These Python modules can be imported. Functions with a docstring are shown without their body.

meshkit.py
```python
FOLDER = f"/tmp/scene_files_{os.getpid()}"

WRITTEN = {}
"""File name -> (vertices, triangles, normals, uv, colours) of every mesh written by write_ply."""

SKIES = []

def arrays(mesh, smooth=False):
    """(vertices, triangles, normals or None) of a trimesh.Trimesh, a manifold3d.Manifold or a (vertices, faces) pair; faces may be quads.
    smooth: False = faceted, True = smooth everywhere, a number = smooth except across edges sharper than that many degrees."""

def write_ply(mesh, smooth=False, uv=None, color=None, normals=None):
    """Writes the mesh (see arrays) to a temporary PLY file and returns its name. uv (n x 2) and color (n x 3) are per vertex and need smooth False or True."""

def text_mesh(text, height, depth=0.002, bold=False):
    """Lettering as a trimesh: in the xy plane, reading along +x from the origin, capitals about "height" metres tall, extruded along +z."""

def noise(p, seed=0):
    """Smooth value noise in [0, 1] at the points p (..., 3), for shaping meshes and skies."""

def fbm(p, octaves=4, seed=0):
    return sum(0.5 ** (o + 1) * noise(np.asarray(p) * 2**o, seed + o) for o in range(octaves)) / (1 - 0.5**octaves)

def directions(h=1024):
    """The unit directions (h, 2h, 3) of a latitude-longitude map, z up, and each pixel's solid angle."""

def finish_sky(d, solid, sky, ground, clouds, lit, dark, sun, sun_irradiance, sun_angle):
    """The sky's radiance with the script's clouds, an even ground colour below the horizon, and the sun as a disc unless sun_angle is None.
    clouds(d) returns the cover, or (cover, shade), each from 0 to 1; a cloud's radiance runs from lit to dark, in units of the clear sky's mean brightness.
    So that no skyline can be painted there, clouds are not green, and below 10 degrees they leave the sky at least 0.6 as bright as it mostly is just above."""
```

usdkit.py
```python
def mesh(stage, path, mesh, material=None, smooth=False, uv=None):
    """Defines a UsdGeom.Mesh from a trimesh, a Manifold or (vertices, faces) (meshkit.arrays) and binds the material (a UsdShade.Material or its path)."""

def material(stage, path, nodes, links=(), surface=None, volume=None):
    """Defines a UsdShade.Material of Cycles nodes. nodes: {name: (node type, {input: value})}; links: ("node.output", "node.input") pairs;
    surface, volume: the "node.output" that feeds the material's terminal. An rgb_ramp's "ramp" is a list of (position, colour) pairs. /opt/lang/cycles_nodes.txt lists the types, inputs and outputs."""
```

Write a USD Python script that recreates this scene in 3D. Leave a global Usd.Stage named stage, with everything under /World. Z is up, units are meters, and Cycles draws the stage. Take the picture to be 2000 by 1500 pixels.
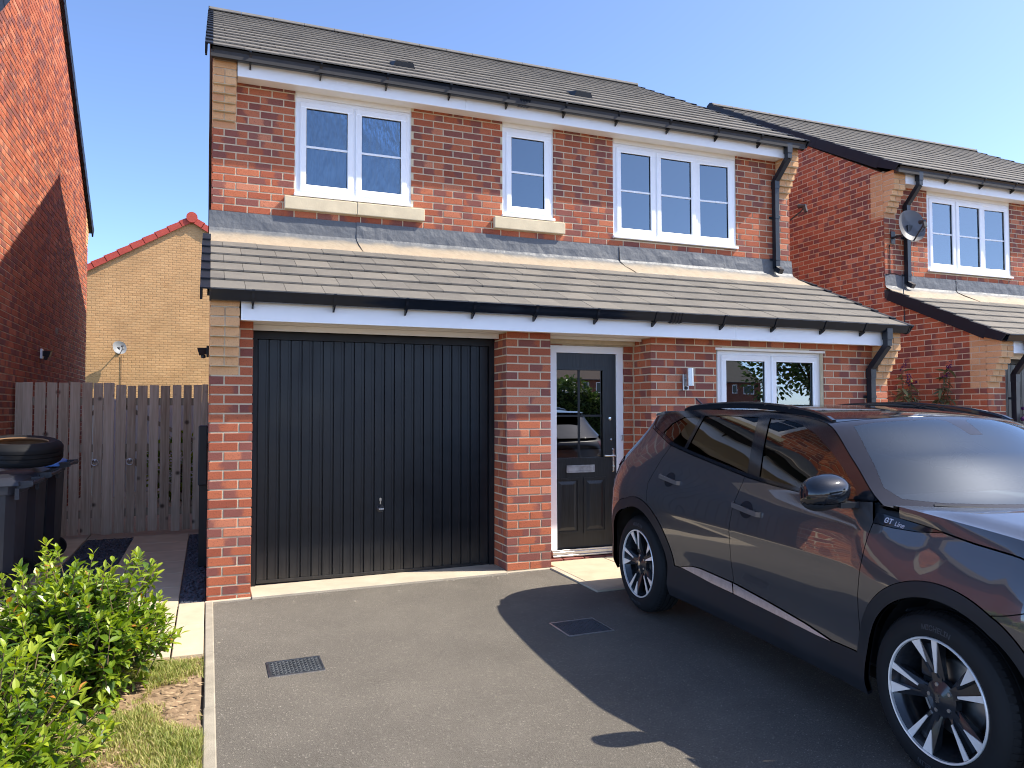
import math, random, numpy as np, trimesh, shapely, usdkit, meshkit
from shapely.geometry import Polygon, box as sbox
from shapely import affinity
from scipy.interpolate import PchipInterpolator as Pch
from pxr import Usd, UsdGeom, UsdLux, UsdShade, Gf, Sdf, Vt

# ------------------------------------------------------------------ camera, sky, sun, exposure
stage = Usd.Stage.CreateInMemory()
UsdGeom.SetStageUpAxis(stage, UsdGeom.Tokens.z)
UsdGeom.SetStageMetersPerUnit(stage, 1.0)
UsdGeom.Xform.Define(stage, '/World')
UsdGeom.Scope.Define(stage, '/World/Looks')
CAM = np.array([-0.001, -6.4595, 1.4766])
YAW, PITCH, ROLL, FPX = 0.3778, 0.0356, -0.0016, 1493.9
EXPOSURE = 1.62
SKY_STRENGTH = 0.15
SUN_INT = 0.75
SUN_TO = np.array([0.80, -0.305, 1.0]); SUN_TO /= np.linalg.norm(SUN_TO)

cf = np.array([math.sin(YAW)*math.cos(PITCH), math.cos(YAW)*math.cos(PITCH), math.sin(PITCH)])
cr0 = np.array([math.cos(YAW), -math.sin(YAW), 0.0]); cu0 = np.cross(cr0, cf)
cr = cr0*math.cos(ROLL)+cu0*math.sin(ROLL); cu = -cr0*math.sin(ROLL)+cu0*math.cos(ROLL)
cam = UsdGeom.Camera.Define(stage, '/World/camera')
cam.CreateHorizontalApertureAttr(36.0); cam.CreateVerticalApertureAttr(27.0)
cam.CreateFocalLengthAttr(36.0*FPX/2000.0)
cam.CreateClippingRangeAttr(Gf.Vec2f(0.05, 3000)); cam.CreateExposureAttr(EXPOSURE)
cam.AddTransformOp().Set(Gf.Matrix4d(*cr, 0, *cu, 0, *(-cf), 0, *CAM, 1))

sun_el = math.asin(SUN_TO[2]); sun_rot = math.atan2(SUN_TO[0], SUN_TO[1])
dome = UsdLux.DomeLight.Define(stage, '/World/sky')
dm = usdkit.material(stage, '/World/Looks/sky_look', {
    'sky': ('sky_texture', {'sky_type': 'single_scattering', 'sun_disc': False, 'sun_elevation': sun_el, 'sun_rotation': sun_rot,
                            'altitude': 0.0, 'air_density': 0.46, 'aerosol_density': 0.75, 'ozone_density': 4.0}),
    'bg': ('background_shader', {'strength': SKY_STRENGTH})}, [('sky.color', 'bg.color')], surface='bg.background')
UsdShade.MaterialBindingAPI.Apply(dome.GetPrim()).Bind(dm)
dome.GetPrim().SetCustomDataByKey('kind', 'structure')
sun = UsdLux.DistantLight.Define(stage, '/World/sun')
sun.CreateIntensityAttr(SUN_INT); sun.CreateAngleAttr(0.5); sun.CreateNormalizeAttr(True); sun.CreateColorAttr(Gf.Vec3f(1.0, 0.93, 0.82))
zx = np.cross([0, 0, 1.0], SUN_TO); zx /= np.linalg.norm(zx); zy = np.cross(SUN_TO, zx)
sun.AddTransformOp().Set(Gf.Matrix4d(*zx, 0, *zy, 0, *SUN_TO, 0, 0, 0, 30, 1))

# ------------------------------------------------------------------ helpers
R = random.Random(7)
NR = np.random.default_rng(11)
_used = {}
def numbered(parent, name):
    k = (parent, name); n = _used.get(k, 0); _used[k] = n+1
    return f'{parent}/{name}' if n == 0 else f'{parent}/{name}_{n:03d}'

def proj(P):
    d = np.asarray(P, float)-CAM; z = d@cf
    return np.stack([1000+FPX*(d@cr)/z, 750-FPX*(d@cu)/z, z], -1)

def tag(prim, label=None, cat=None, group=None, kind=None):
    p = prim.GetPrim() if hasattr(prim, 'GetPrim') else prim
    for k, v in (('label', label), ('category', cat), ('group', group), ('kind', kind)):
        if v: p.SetCustomDataByKey(k, v)
    return prim

def path_of(parent):
    return parent if isinstance(parent, str) else str(parent.GetPath())

def write(name, v, f, mat, parent='/World', n=None, pv=None, smooth=None, label=None):
    """one Mesh prim. v, f arrays (triangles); n per-vertex normals; pv {primvar: per-vertex vec3}."""
    v = np.asarray(v, float); f = np.asarray(f, int)
    if smooth is not None and n is None:
        v, f, n = meshkit.arrays((v, f), smooth)
    pth = numbered(path_of(parent), name)
    m = UsdGeom.Mesh.Define(stage, pth)
    m.CreatePointsAttr(Vt.Vec3fArray.FromNumpy(v.astype(np.float32)))
    m.CreateFaceVertexCountsAttr(Vt.IntArray.FromNumpy(np.full(len(f), 3, np.int32)))
    m.CreateFaceVertexIndicesAttr(Vt.IntArray.FromNumpy(f.astype(np.int32).ravel()))
    m.CreateSubdivisionSchemeAttr('none')
    if n is not None:
        m.CreateNormalsAttr(Vt.Vec3fArray.FromNumpy(np.asarray(n).astype(np.float32))); m.SetNormalsInterpolation('vertex')
    for k, a in (pv or {}).items():
        UsdGeom.PrimvarsAPI(m).CreatePrimvar(k, Sdf.ValueTypeNames.Color3fArray, 'vertex').Set(Vt.Vec3fArray.FromNumpy(np.asarray(a, np.float32)))
    if mat is not None:
        UsdShade.MaterialBindingAPI.Apply(m.GetPrim()).Bind(M[mat])
    if label: m.GetPrim().SetCustomDataByKey('label', label)
    return m

def thing(name, label, cat, loc=(0, 0, 0), rotz=0.0, group=None, parent='/World'):
    x = UsdGeom.Xform.Define(stage, numbered(parent, name))
    if any(loc): x.AddTranslateOp().Set(Gf.Vec3d(*map(float, loc)))
    if rotz: x.AddRotateZOp().Set(math.degrees(rotz))
    return tag(x, label, cat, group)

def part(name, parent, label=None):
    x = UsdGeom.Xform.Define(stage, numbered(path_of(parent), name))
    if label: x.GetPrim().SetCustomDataByKey('label', label)
    return x

class MB:
    """collects solids; build() makes them one mesh"""
    def __init__(s): s.v = []; s.f = []; s.k = 0
    def raw(s, v, f):
        v = np.asarray(v, float); f = np.asarray(f, int)
        if f.shape[1] == 4: f = np.vstack([f[:, [0, 1, 2]], f[:, [0, 2, 3]]])
        s.v.append(v); s.f.append(f+s.k); s.k += len(v); return s
    def tm(s, m): return s.raw(m.vertices, m.faces)
    def box(s, x0, x1, y0, y1, z0, z1, c=0.0):
        if c <= 0:
            v = np.array([(x, y, z) for x in (x0, x1) for y in (y0, y1) for z in (z0, z1)])
            f = [(0, 1, 3, 2), (4, 6, 7, 5), (0, 4, 5, 1), (2, 3, 7, 6), (0, 2, 6, 4), (1, 5, 7, 3)]
            return s.raw(v, f)
        pts = []
        for x, sx in ((x0, 1), (x1, -1)):
            for y, sy in ((y0, 1), (y1, -1)):
                for z, sz in ((z0, 1), (z1, -1)):
                    pts += [(x+sx*c, y+sy*c, z), (x+sx*c, y, z+sz*c), (x, y+sy*c, z+sz*c)]
        return s.tm(trimesh.convex.convex_hull(np.array(pts)))
    def hull(s, pts): return s.tm(trimesh.convex.convex_hull(np.asarray(pts, float)))
    def prism(s, poly, axis, a0, a1):
        """extrude a 2-D ring (list) along axis 0/1/2 from a0 to a1; ring coords are the other two axes in order"""
        pg = Polygon(poly) if not isinstance(poly, Polygon) else poly
        m = trimesh.creation.extrude_polygon(pg, a1-a0, engine='earcut'); v = np.array(m.vertices); f = np.array(m.faces)
        o = np.empty_like(v)
        others = [k for k in range(3) if k != axis]
        o[:, others[0]] = v[:, 0]; o[:, others[1]] = v[:, 1]; o[:, axis] = v[:, 2]+a0
        if axis == 1: f = f[:, ::-1]
        return s.raw(o, f)
    def tube(s, pts, r, n=8, closed=False, cap=True):
        pts = np.asarray(pts, float); N = len(pts)
        rr = np.full(N, r) if np.ndim(r) == 0 else np.asarray(r, float)
        T = np.gradient(pts, axis=0) if not closed else np.roll(pts, -1, 0)-np.roll(pts, 1, 0)
        T /= np.maximum(np.linalg.norm(T, axis=1, keepdims=True), 1e-9)
        up = np.array([0, 0, 1.0]) if abs(T[0, 2]) < .9 else np.array([1.0, 0, 0])
        v = []
        for i in range(N):
            a = np.cross(T[i], up); a /= max(np.linalg.norm(a), 1e-9); b = np.cross(a, T[i]); up = b
            for k in range(n):
                t = 2*math.pi*k/n; v.append(pts[i]+rr[i]*(math.cos(t)*a+math.sin(t)*b))
        f = []
        for i in range(N if closed else N-1):
            j = (i+1) % N
            for k in range(n):
                l = (k+1) % n; f += [(i*n+k, i*n+l, j*n+l), (i*n+k, j*n+l, j*n+k)]
        if not closed and cap:
            f += [(0, k+1, k) for k in range(1, n-1)]; b0 = (N-1)*n
            f += [(b0, b0+k, b0+k+1) for k in range(1, n-1)]
        return s.raw(v, f)
    def lathe(s, prof, axis='y', n=48, cen=(0, 0, 0)):
        """prof [(radius, along axis)]"""
        P = np.asarray(prof, float); v = []
        for k in range(n):
            t = 2*math.pi*k/n; c_, s_ = math.cos(t), math.sin(t)
            for r, a in P:
                v.append((r*c_, a, r*s_) if axis == 'y' else (r*c_, r*s_, a) if axis == 'z' else (a, r*c_, r*s_))
        m = len(P); f = []
        for k in range(n):
            l = (k+1) % n
            for i in range(m-1):
                f += [(k*m+i, k*m+i+1, l*m+i+1), (k*m+i, l*m+i+1, l*m+i)]
        v = np.array(v)+np.asarray(cen)
        f = np.array(f)
        if axis == 'z': f = f[:, ::-1]
        return s.raw(v, f)
    def xf(s, Mx, off=(0, 0, 0)):
        s.v = [a@np.asarray(Mx, float).T+np.asarray(off, float) for a in s.v]; return s
    def build(s, name, mat, parent='/World', smooth=None, label=None, pv=None):
        return write(name, np.vstack(s.v), np.vstack(s.f), mat, parent, smooth=smooth, label=label, pv=pv)

def rotm(axis, a):
    return trimesh.transformations.rotation_matrix(a, axis)[:3, :3]

# ------------------------------------------------------------------ materials
M = {}
def mat(name, nodes, links=(), surface='p.BSDF', volume=None):
    M[name] = usdkit.material(stage, '/World/Looks/'+name, nodes, links, surface=surface, volume=volume); return M[name]

def plain(name, col, rough=.5, spec=.5, var=.12, scale=6.0, bump=0.0, bscale=60.0, metal=0.0, coat=0.0, det=4.0):
    """a principled surface with soft tonal variation and optional fine relief"""
    c = np.array(col, float)
    nd = {'g': ('geometry', {}), 'n': ('noise_texture', {'scale': scale, 'detail': det, 'roughness': .6}),
          'r': ('rgb_ramp', {'ramp': [(.25, c*(1-var)), (.75, np.minimum(c*(1+var), 1))]}),
          'rr': ('map_range', {'from_min': .2, 'from_max': .8, 'to_min': max(rough-.08, 0.02), 'to_max': min(rough+.08, 1)}),
          'p': ('principled_bsdf', {'metallic': metal, 'specular_ior_level': spec, 'coat_weight': coat, 'coat_roughness': .03})}
    ln = [('g.position', 'n.vector'), ('n.fac', 'r.fac'), ('r.color', 'p.base_color'), ('n.fac', 'rr.value'), ('rr.result', 'p.roughness')]
    if bump:
        nd['bn'] = ('noise_texture', {'scale': bscale, 'detail': 3.0}); nd['b'] = ('bump', {'strength': bump, 'distance': .004})
        ln += [('g.position', 'bn.vector'), ('bn.fac', 'b.height'), ('b.normal', 'p.normal')]
    return mat(name, nd, ln)

def brick_mat(name, ramp, dark, speck):
    """bc = (tone, where the dark burn ends along the brick, position along the brick)"""
    nd = {'a': ('attribute', {'attribute': 'bc'}), 's': ('separate_xyz', {}), 'g': ('geometry', {}),
          'tone': ('rgb_ramp', {'ramp': ramp}),
          'n1': ('noise_texture', {'scale': 14.0, 'detail': 3.0}), 'w': ('math', {'math_type': 'multiply_add', 'value2': .55, 'value3': -.28}),
          'u': ('math', {'math_type': 'add'}), 'd': ('math', {'math_type': 'subtract'}),
          'm': ('map_range', {'range_type': 'smoothstep', 'from_min': -.10, 'from_max': .10, 'to_min': 0, 'to_max': .78, 'clamp': True}),
          'mix1': ('mix', {'color2': dark}),
          'n2': ('noise_texture', {'scale': 95.0, 'detail': 4.0, 'roughness': .7}),
          'm2': ('map_range', {'from_min': .54, 'from_max': .66, 'to_min': 0, 'to_max': .75, 'clamp': True}), 'mix2': ('mix', {'color2': speck}),
          'n3': ('noise_texture', {'scale': 1.1, 'detail': 3.0}), 'm3': ('map_range', {'from_min': .3, 'from_max': .7, 'to_min': .86, 'to_max': 1.1}),
          'mul': ('hsv', {}),
          'b': ('bump', {'strength': .55, 'distance': .004}), 'p': ('principled_bsdf', {'roughness': .85, 'specular_ior_level': .25})}
    ln = [('a.vector', 's.vector'), ('s.x', 'tone.fac'), ('g.position', 'n1.vector'), ('n1.fac', 'w.value1'), ('s.z', 'u.value1'), ('w.value', 'u.value2'),
          ('s.y', 'd.value1'), ('u.value', 'd.value2'), ('d.value', 'm.value'), ('tone.color', 'mix1.color1'), ('m.result', 'mix1.fac'),
          ('g.position', 'n2.vector'), ('n2.fac', 'm2.value'), ('mix1.color', 'mix2.color1'), ('m2.result', 'mix2.fac'),
          ('g.position', 'n3.vector'), ('n3.fac', 'm3.value'), ('mix2.color', 'mul.color'), ('m3.result', 'mul.value'),
          ('mul.color', 'p.base_color'), ('n2.fac', 'b.height'), ('b.normal', 'p.normal')]
    mat(name, nd, ln)
brick_mat('red_brick', [(0, (.29, .075, .040)), (.35, (.385, .105, .050)), (.7, (.46, .138, .064)), (1, (.53, .20, .11))], (.185, .070, .062), (.14, .048, .033))
brick_mat('buff_brick', [(0, (.58, .30, .14)), (.5, (.66, .37, .175)), (1, (.70, .42, .21))], (.55, .26, .13), (.42, .20, .10))
brick_mat('peach_brick', [(0, (.53, .30, .135)), (.5, (.56, .325, .15)), (1, (.59, .35, .165))], (.52, .29, .13), (.46, .25, .11))

plain('peach_mortar', (.52, .33, .17), .95, .1, .1, 6)
plain('mortar', (.60, .50, .345), .95, .1, .15, 9, .6, 160)
plain('grey_mortar', (.42, .37, .29), .95, .1, .15, 9, .6, 160)
# concrete roof tile, dusty, each a little different
mat('roof_tile', {'oi': ('attribute', {'attribute': 'bc'}), 's': ('separate_xyz', {}), 'g': ('geometry', {}), 'n': ('noise_texture', {'scale': 3.0, 'detail': 6.0, 'roughness': .7}),
    'r': ('rgb_ramp', {'ramp': [(.25, (.112, .101, .086)), (.5, (.140, .126, .106)), (.8, (.175, .155, .126))]}),
    'ad': ('math', {'math_type': 'multiply_add', 'value2': .35}), 'l': ('noise_texture', {'scale': 30.0, 'detail': 4.0, 'roughness': .7}), 'lm': ('map_range', {'from_min': .60, 'from_max': .70, 'to_min': 0, 'to_max': .35, 'clamp': True}), 'lx': ('mix', {'color2': (.30, .28, .22)}), 'n2': ('noise_texture', {'scale': 220.0, 'detail': 2.0}), 'b': ('bump', {'strength': .35, 'distance': .003}),
    'p': ('principled_bsdf', {'roughness': .8, 'specular_ior_level': .3})},
    [('oi.vector', 's.vector'), ('g.position', 'n.vector'), ('s.x', 'ad.value1'), ('n.fac', 'ad.value3'), ('ad.value', 'r.fac'), ('g.position', 'l.vector'), ('l.fac', 'lm.value'), ('r.color', 'lx.color1'), ('lm.result', 'lx.fac'), ('lx.color', 'p.base_color'), ('g.position', 'n2.vector'), ('n2.fac', 'b.height'), ('b.normal', 'p.normal')])
plain('tile_edge', (.04, .038, .038), .8, .3, .2, 10)
plain('ridge', (.135, .128, .12), .85, .2, .2, 8, .3, 200)
plain('verge_cap', (.0085, .010, .014), .5, .22, .15, 5)
plain('red_verge', (.42, .065, .045), .7, .3, .12, 5)
plain('upvc', (.86, .86, .86), .28, .5, .02, 3)
plain('fascia_white', (.88, .88, .88), .38, .5, .04, 2, .05, 12)
plain('soffit_white', (.84, .81, .75), .45, .4, .03, 3)
plain('gutter_black', (.005, .006, .008), .13, .5, .2, 4)
plain('pipe_black', (.007, .009, .012), .36, .5, .3, 5)
plain('stone_sill', (.58, .49, .33), .85, .25, .12, 7, .25, 90)
plain('concrete', (.44, .375, .28), .9, .2, .16, 4, .4, 140)
plain('kerb_stone', (.30, .265, .205), .9, .2, .2, 9, .6, 120)
plain('slab', (.47, .39, .27), .9, .2, .13, 5, .35, 110)
mat('garage_black', {'g': ('geometry', {}), 's': ('separate_xyz', {}), 'mp': ('mapping', {'scale': (22.0, 22.0, 2.2)}), 'n': ('noise_texture', {'scale': 1.0, 'detail': 5.0, 'roughness': .65}),
    'h': ('map_range', {'from_min': .03, 'from_max': .42, 'to_min': .62, 'to_max': 0, 'clamp': True}), 'm': ('math', {'math_type': 'multiply'}), 'mx': ('mix', {'color1': (.0055, .0062, .008), 'color2': (.075, .066, .055)}),
    'n2': ('noise_texture', {'scale': 3.0, 'detail': 4.0}), 'rr': ('map_range', {'from_min': .3, 'from_max': .7, 'to_min': .25, 'to_max': .38}), 'p': ('principled_bsdf', {'specular_ior_level': .38})},
    [('g.position', 's.vector'), ('s.z', 'h.value'), ('g.position', 'mp.vector'), ('mp.vector', 'n.vector'), ('h.result', 'm.value1'), ('n.fac', 'm.value2'), ('m.value', 'mx.fac'), ('mx.color', 'p.base_color'), ('g.position', 'n2.vector'), ('n2.fac', 'rr.value'), ('rr.result', 'p.roughness')])
plain('frame_black', (.007, .007, .008), .45, .4, .2, 5)
plain('chrome', (.62, .61, .58), .16, .5, .05, 8, metal=1.0)
plain('satin_metal', (.55, .55, .55), .32, .5, .05, 8, metal=1.0)
plain('aluminium', (.60, .60, .62), .30, .5, .05, 8, metal=1.0)
plain('rubber', (.0075, .0075, .008), .7, .25, .25, 12, .15, 200)
plain('black_plastic', (.015, .016, .018), .42, .5, .25, 6, .05, 300)
plain('dark_plastic', (.009, .0095, .011), .5, .35, .2, 7, .12, 260)
plain('dish_grey', (.10, .10, .105), .5, .4, .1, 7)
plain('dish_pale', (.22, .225, .23), .45, .4, .1, 7)
plain('meter_black', (.012, .012, .013), .5, .4, .1, 5)
plain('iron_cover', (.060, .066, .072), .5, .5, .3, 12, .15, 160, metal=.5)
plain('wood_floor', (.15, .10, .07), .6, .3, .2, 4)
plain('room_wall', (.30, .31, .33), .9, .1, .04, 2)
plain('room_dark', (.04, .04, .045), .9, .1, .1, 2)
plain('curtain', (.60, .62, .66), .9, .1, .08, 5)
plain('blind', (.46, .52, .60), .9, .1, .05, 4)
plain('soil', (.24, .165, .10), .95, .1, .35, 14, .8, 60)
plain('stem_brown', (.12, .085, .05), .9, .1, .25, 20)
plain('slate_chip', (.055, .060, .075), .6, .4, .4, 30, .2, 120)
plain('bin_grey', (.017, .019, .025), .42, .5, .15, 4, .05, 200)
plain('bin_black', (.014, .016, .022), .40, .5, .2, 4, .05, 200)
plain('bin_blue', (.035, .16, .48), .4, .5, .1, 5)
plain('tyre_inner', (.20, .115, .06), .8, .2, .3, 8)
plain('white_post', (.72, .72, .70), .6, .3, .05, 5)
plain('pale_render', (.68, .66, .60), .85, .2, .08, 2)
plain('far_grass', (.07,.11,.03), .95, .1, .3, 3)
plain('far_roof', (.11, .085, .075), .85, .2, .2, 2)
plain('mulch_straw', (.34,.24,.14), .9, .2, .35, 40)
plain('hedge_core', (.02,.03,.012), .95, .1, .3, 8)
plain('far_brick', (.20,.085,.06), .9, .1, .2, 3)
plain('purple_flower', (.07, .015, .075), .8, .2, .3, 30)
plain('seat_cloth', (.022, .022, .024), .8, .2, .2, 12)

def asphalt(name, lo, hi):
    nd = {'g': ('geometry', {}), 'v': ('voronoi_texture', {'scale': 190.0}), 'n': ('noise_texture', {'scale': 1.1, 'detail': 6.0, 'roughness': .65}),
          'fine': ('noise_texture', {'scale': 190.0, 'detail': 2.0}), 'sp': ('separate_color', {}),
          'r': ('rgb_ramp', {'ramp': [(.3, lo), (.7, hi)]}),
          'fr': ('map_range', {'from_min': .3, 'from_max': .7, 'to_min': .72, 'to_max': 1.28, 'clamp': True}),
          'cr': ('map_range', {'from_min': 0, 'from_max': 1, 'to_min': .86, 'to_max': 1.14}), 'h': ('hsv', {}), 'h2': ('hsv', {}),
          'sc': ('map_range', {'from_min': .965, 'from_max': .985, 'to_min': 0, 'to_max': .45, 'clamp': True}), 'mx': ('mix', {'color2': (.42, .38, .32)}),
          'bg': ('noise_texture', {'scale': .42, 'detail': 5.0, 'roughness': .6}), 'br': ('map_range', {'from_min': .3, 'from_max': .7, 'to_min': .84, 'to_max': 1.16, 'clamp': True}), 'h3': ('hsv', {}),
          'b': ('bump', {'strength': .5, 'distance': .005}), 'p': ('principled_bsdf', {'roughness': .9, 'specular_ior_level': .25})}
    ln = [('g.position', 'v.vector'), ('g.position', 'n.vector'), ('g.position', 'fine.vector'), ('n.fac', 'r.fac'), ('fine.fac', 'fr.value'), ('r.color', 'h.color'), ('fr.result', 'h.value'),
          ('v.color', 'sp.color'), ('sp.r', 'cr.value'), ('h.color', 'h2.color'), ('cr.result', 'h2.value'), ('sp.g', 'sc.value'), ('h2.color', 'mx.color1'), ('sc.result', 'mx.fac'),
          ('g.position', 'bg.vector'), ('bg.fac', 'br.value'), ('br.result', 'h3.value'), ('mx.color', 'h3.color'), ('h3.color', 'p.base_color'), ('v.distance', 'b.height'), ('b.normal', 'p.normal')]
    mat(name, nd, ln)
asphalt('tarmac', (.098, .087, .072), (.136, .121, .099))
asphalt('road', (.10, .095, .085), (.14, .13, .12))

def pane(name, ior, tint, refl=1.0, rough=0.0, bump=0.0):
    nd = {'f': ('fresnel', {'IOR': ior}), 't': ('transparent_bsdf', {'color': tint}), 'gl': ('glossy_bsdf', {'color': refl if np.ndim(refl) else (refl,)*3, 'roughness': rough}), 'x': ('mix_closure', {})}
    ln = [('f.fac', 'x.fac'), ('t.BSDF', 'x.closure1'), ('gl.BSDF', 'x.closure2')]
    if bump:
        nd |= {'g': ('geometry', {}), 'mp': ('mapping', {'scale': (26.0, 26.0, 7.0)}), 'n': ('noise_texture', {'scale': 1.0, 'detail': 2.0}), 'b': ('bump', {'strength': bump, 'distance': .02})}
        ln += [('g.position', 'mp.vector'), ('mp.vector', 'n.vector'), ('n.fac', 'b.height'), ('b.normal', 'gl.normal')]
    mat(name, nd, ln, surface='x.closure')
pane('window_glass', 2.8, (.65, .72, .76), (.80, .93, 1.0))
pane('obscure_glass', 2.6, (.34, .42, .50), (.78, .92, 1.0), .10, .22)
pane('door_glass', 3.4, (.10, .11, .11), .95, .0)
pane('windscreen_glass', 2.0, (.72, .82, .86), (.86, .95, 1.0))
pane('side_glass', 1.75, (.20, .24, .23))
pane('privacy_glass', 1.75, (.03, .035, .035))
pane('lamp_glass', 1.5, (.85, .85, .85))

def wood(name, a, b, c):
    nd = {'g': ('texture_coordinate', {}), 'mp': ('mapping', {'scale': (18.0, 18.0, .9)}), 'n': ('noise_texture', {'scale': 2.2, 'detail': 5.0, 'roughness': .65, 'distortion': .6}),
          'at': ('attribute', {'attribute': 'bc'}), 's': ('separate_xyz', {}), 'pp': ('geometry', {}), 'ad': ('math', {'math_type': 'multiply_add', 'value2': .5}),
          'off': ('mapping', {}), 'r': ('rgb_ramp', {'ramp': [(.2, a), (.55, b), (.95, c)]}),
          'k': ('voronoi_texture', {'scale': 4.2}), 'kr': ('map_range', {'from_min': .06, 'from_max': .15, 'to_min': .85, 'to_max': 0, 'clamp': True}), 'mx': ('mix', {'color2': (.035, .022, .016)}),
          'b': ('bump', {'strength': .3, 'distance': .004}), 'p': ('principled_bsdf', {'roughness': .85, 'specular_ior_level': .2})}
    ln = [('pp.position', 'mp.vector'), ('at.vector', 's.vector'), ('at.vector', 'mp.location'), ('mp.vector', 'n.vector'), ('s.x', 'ad.value1'), ('n.fac', 'ad.value3'), ('ad.value', 'r.fac'),
          ('pp.position', 'k.vector'), ('k.distance', 'kr.value'), ('r.color', 'mx.color1'), ('kr.result', 'mx.fac'), ('mx.color', 'p.base_color'), ('n.fac', 'b.height'), ('b.normal', 'p.normal')]
    mat(name, nd, ln)
wood('fence_wood', (.24, .175, .115), (.43, .34, .245), (.60, .50, .385))
# embossed wood-grain composite door
mat('door_black', {'pp': ('geometry', {}), 'mp': ('mapping', {'scale': (60.0, 60.0, 4.0)}), 'n': ('noise_texture', {'scale': 1.0, 'detail': 4.0, 'distortion': 1.2}),
    'r': ('rgb_ramp', {'ramp': [(.3, (.005, .0055, .0062)), (.7, (.014, .016, .018))]}), 'b': ('bump', {'strength': .5, 'distance': .004}), 'p': ('principled_bsdf', {'roughness': .36})},
    [('pp.position', 'mp.vector'), ('mp.vector', 'n.vector'), ('n.fac', 'r.fac'), ('r.color', 'p.base_color'), ('n.fac', 'b.height'), ('b.normal', 'p.normal')])
# lead flashing, brown patina towards its lower edge (bc.x = distance down the sheet)
mat('lead', {'at': ('attribute', {'attribute': 'bc'}), 's': ('separate_xyz', {}), 'g': ('geometry', {}), 'n': ('noise_texture', {'scale': 5.0, 'detail': 5.0}), 'ns': ('math', {'math_type': 'multiply_add', 'value2': .25, 'value3': -.125}),
    'ad': ('math', {'math_type': 'add'}), 'r': ('rgb_ramp', {'ramp': [(0, (.10, .108, .118)), (.52, (.125, .128, .13)), (.66, (.30, .245, .175)), (1, (.36, .28, .19))]}),
    'n2': ('noise_texture', {'scale': 9.0, 'detail': 4.0}), 'b': ('bump', {'strength': .5, 'distance': .03}), 'p': ('principled_bsdf', {'roughness': .55, 'specular_ior_level': .4})},
    [('at.vector', 's.vector'), ('g.position', 'n.vector'), ('n.fac', 'ns.value1'), ('ns.value', 'ad.value1'), ('s.x', 'ad.value2'), ('ad.value', 'r.fac'), ('r.color', 'p.base_color'), ('g.position', 'n2.vector'), ('n2.fac', 'b.height'), ('b.normal', 'p.normal')])

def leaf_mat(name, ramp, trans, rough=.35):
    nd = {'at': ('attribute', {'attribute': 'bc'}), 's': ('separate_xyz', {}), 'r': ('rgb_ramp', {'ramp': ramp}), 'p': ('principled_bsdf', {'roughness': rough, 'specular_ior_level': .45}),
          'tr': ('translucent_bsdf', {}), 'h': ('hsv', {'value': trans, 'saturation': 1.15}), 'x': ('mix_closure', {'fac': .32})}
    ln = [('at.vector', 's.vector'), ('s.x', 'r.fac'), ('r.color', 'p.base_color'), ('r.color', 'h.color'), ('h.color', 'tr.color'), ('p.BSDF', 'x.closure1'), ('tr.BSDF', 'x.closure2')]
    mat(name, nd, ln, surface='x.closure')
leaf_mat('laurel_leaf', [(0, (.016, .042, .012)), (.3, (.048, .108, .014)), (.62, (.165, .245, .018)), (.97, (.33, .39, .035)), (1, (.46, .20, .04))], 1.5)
leaf_mat('grass_blade', [(0, (.15, .20, .035)), (.4, (.27, .29, .06)), (.7, (.42, .36, .13)), (1, (.55, .43, .22))], 1.3, .6)
leaf_mat('hedge_leaf', [(0, (.03, .06, .02)), (.6, (.08, .13, .035)), (1, (.16, .20, .06))], 1.5)
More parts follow.
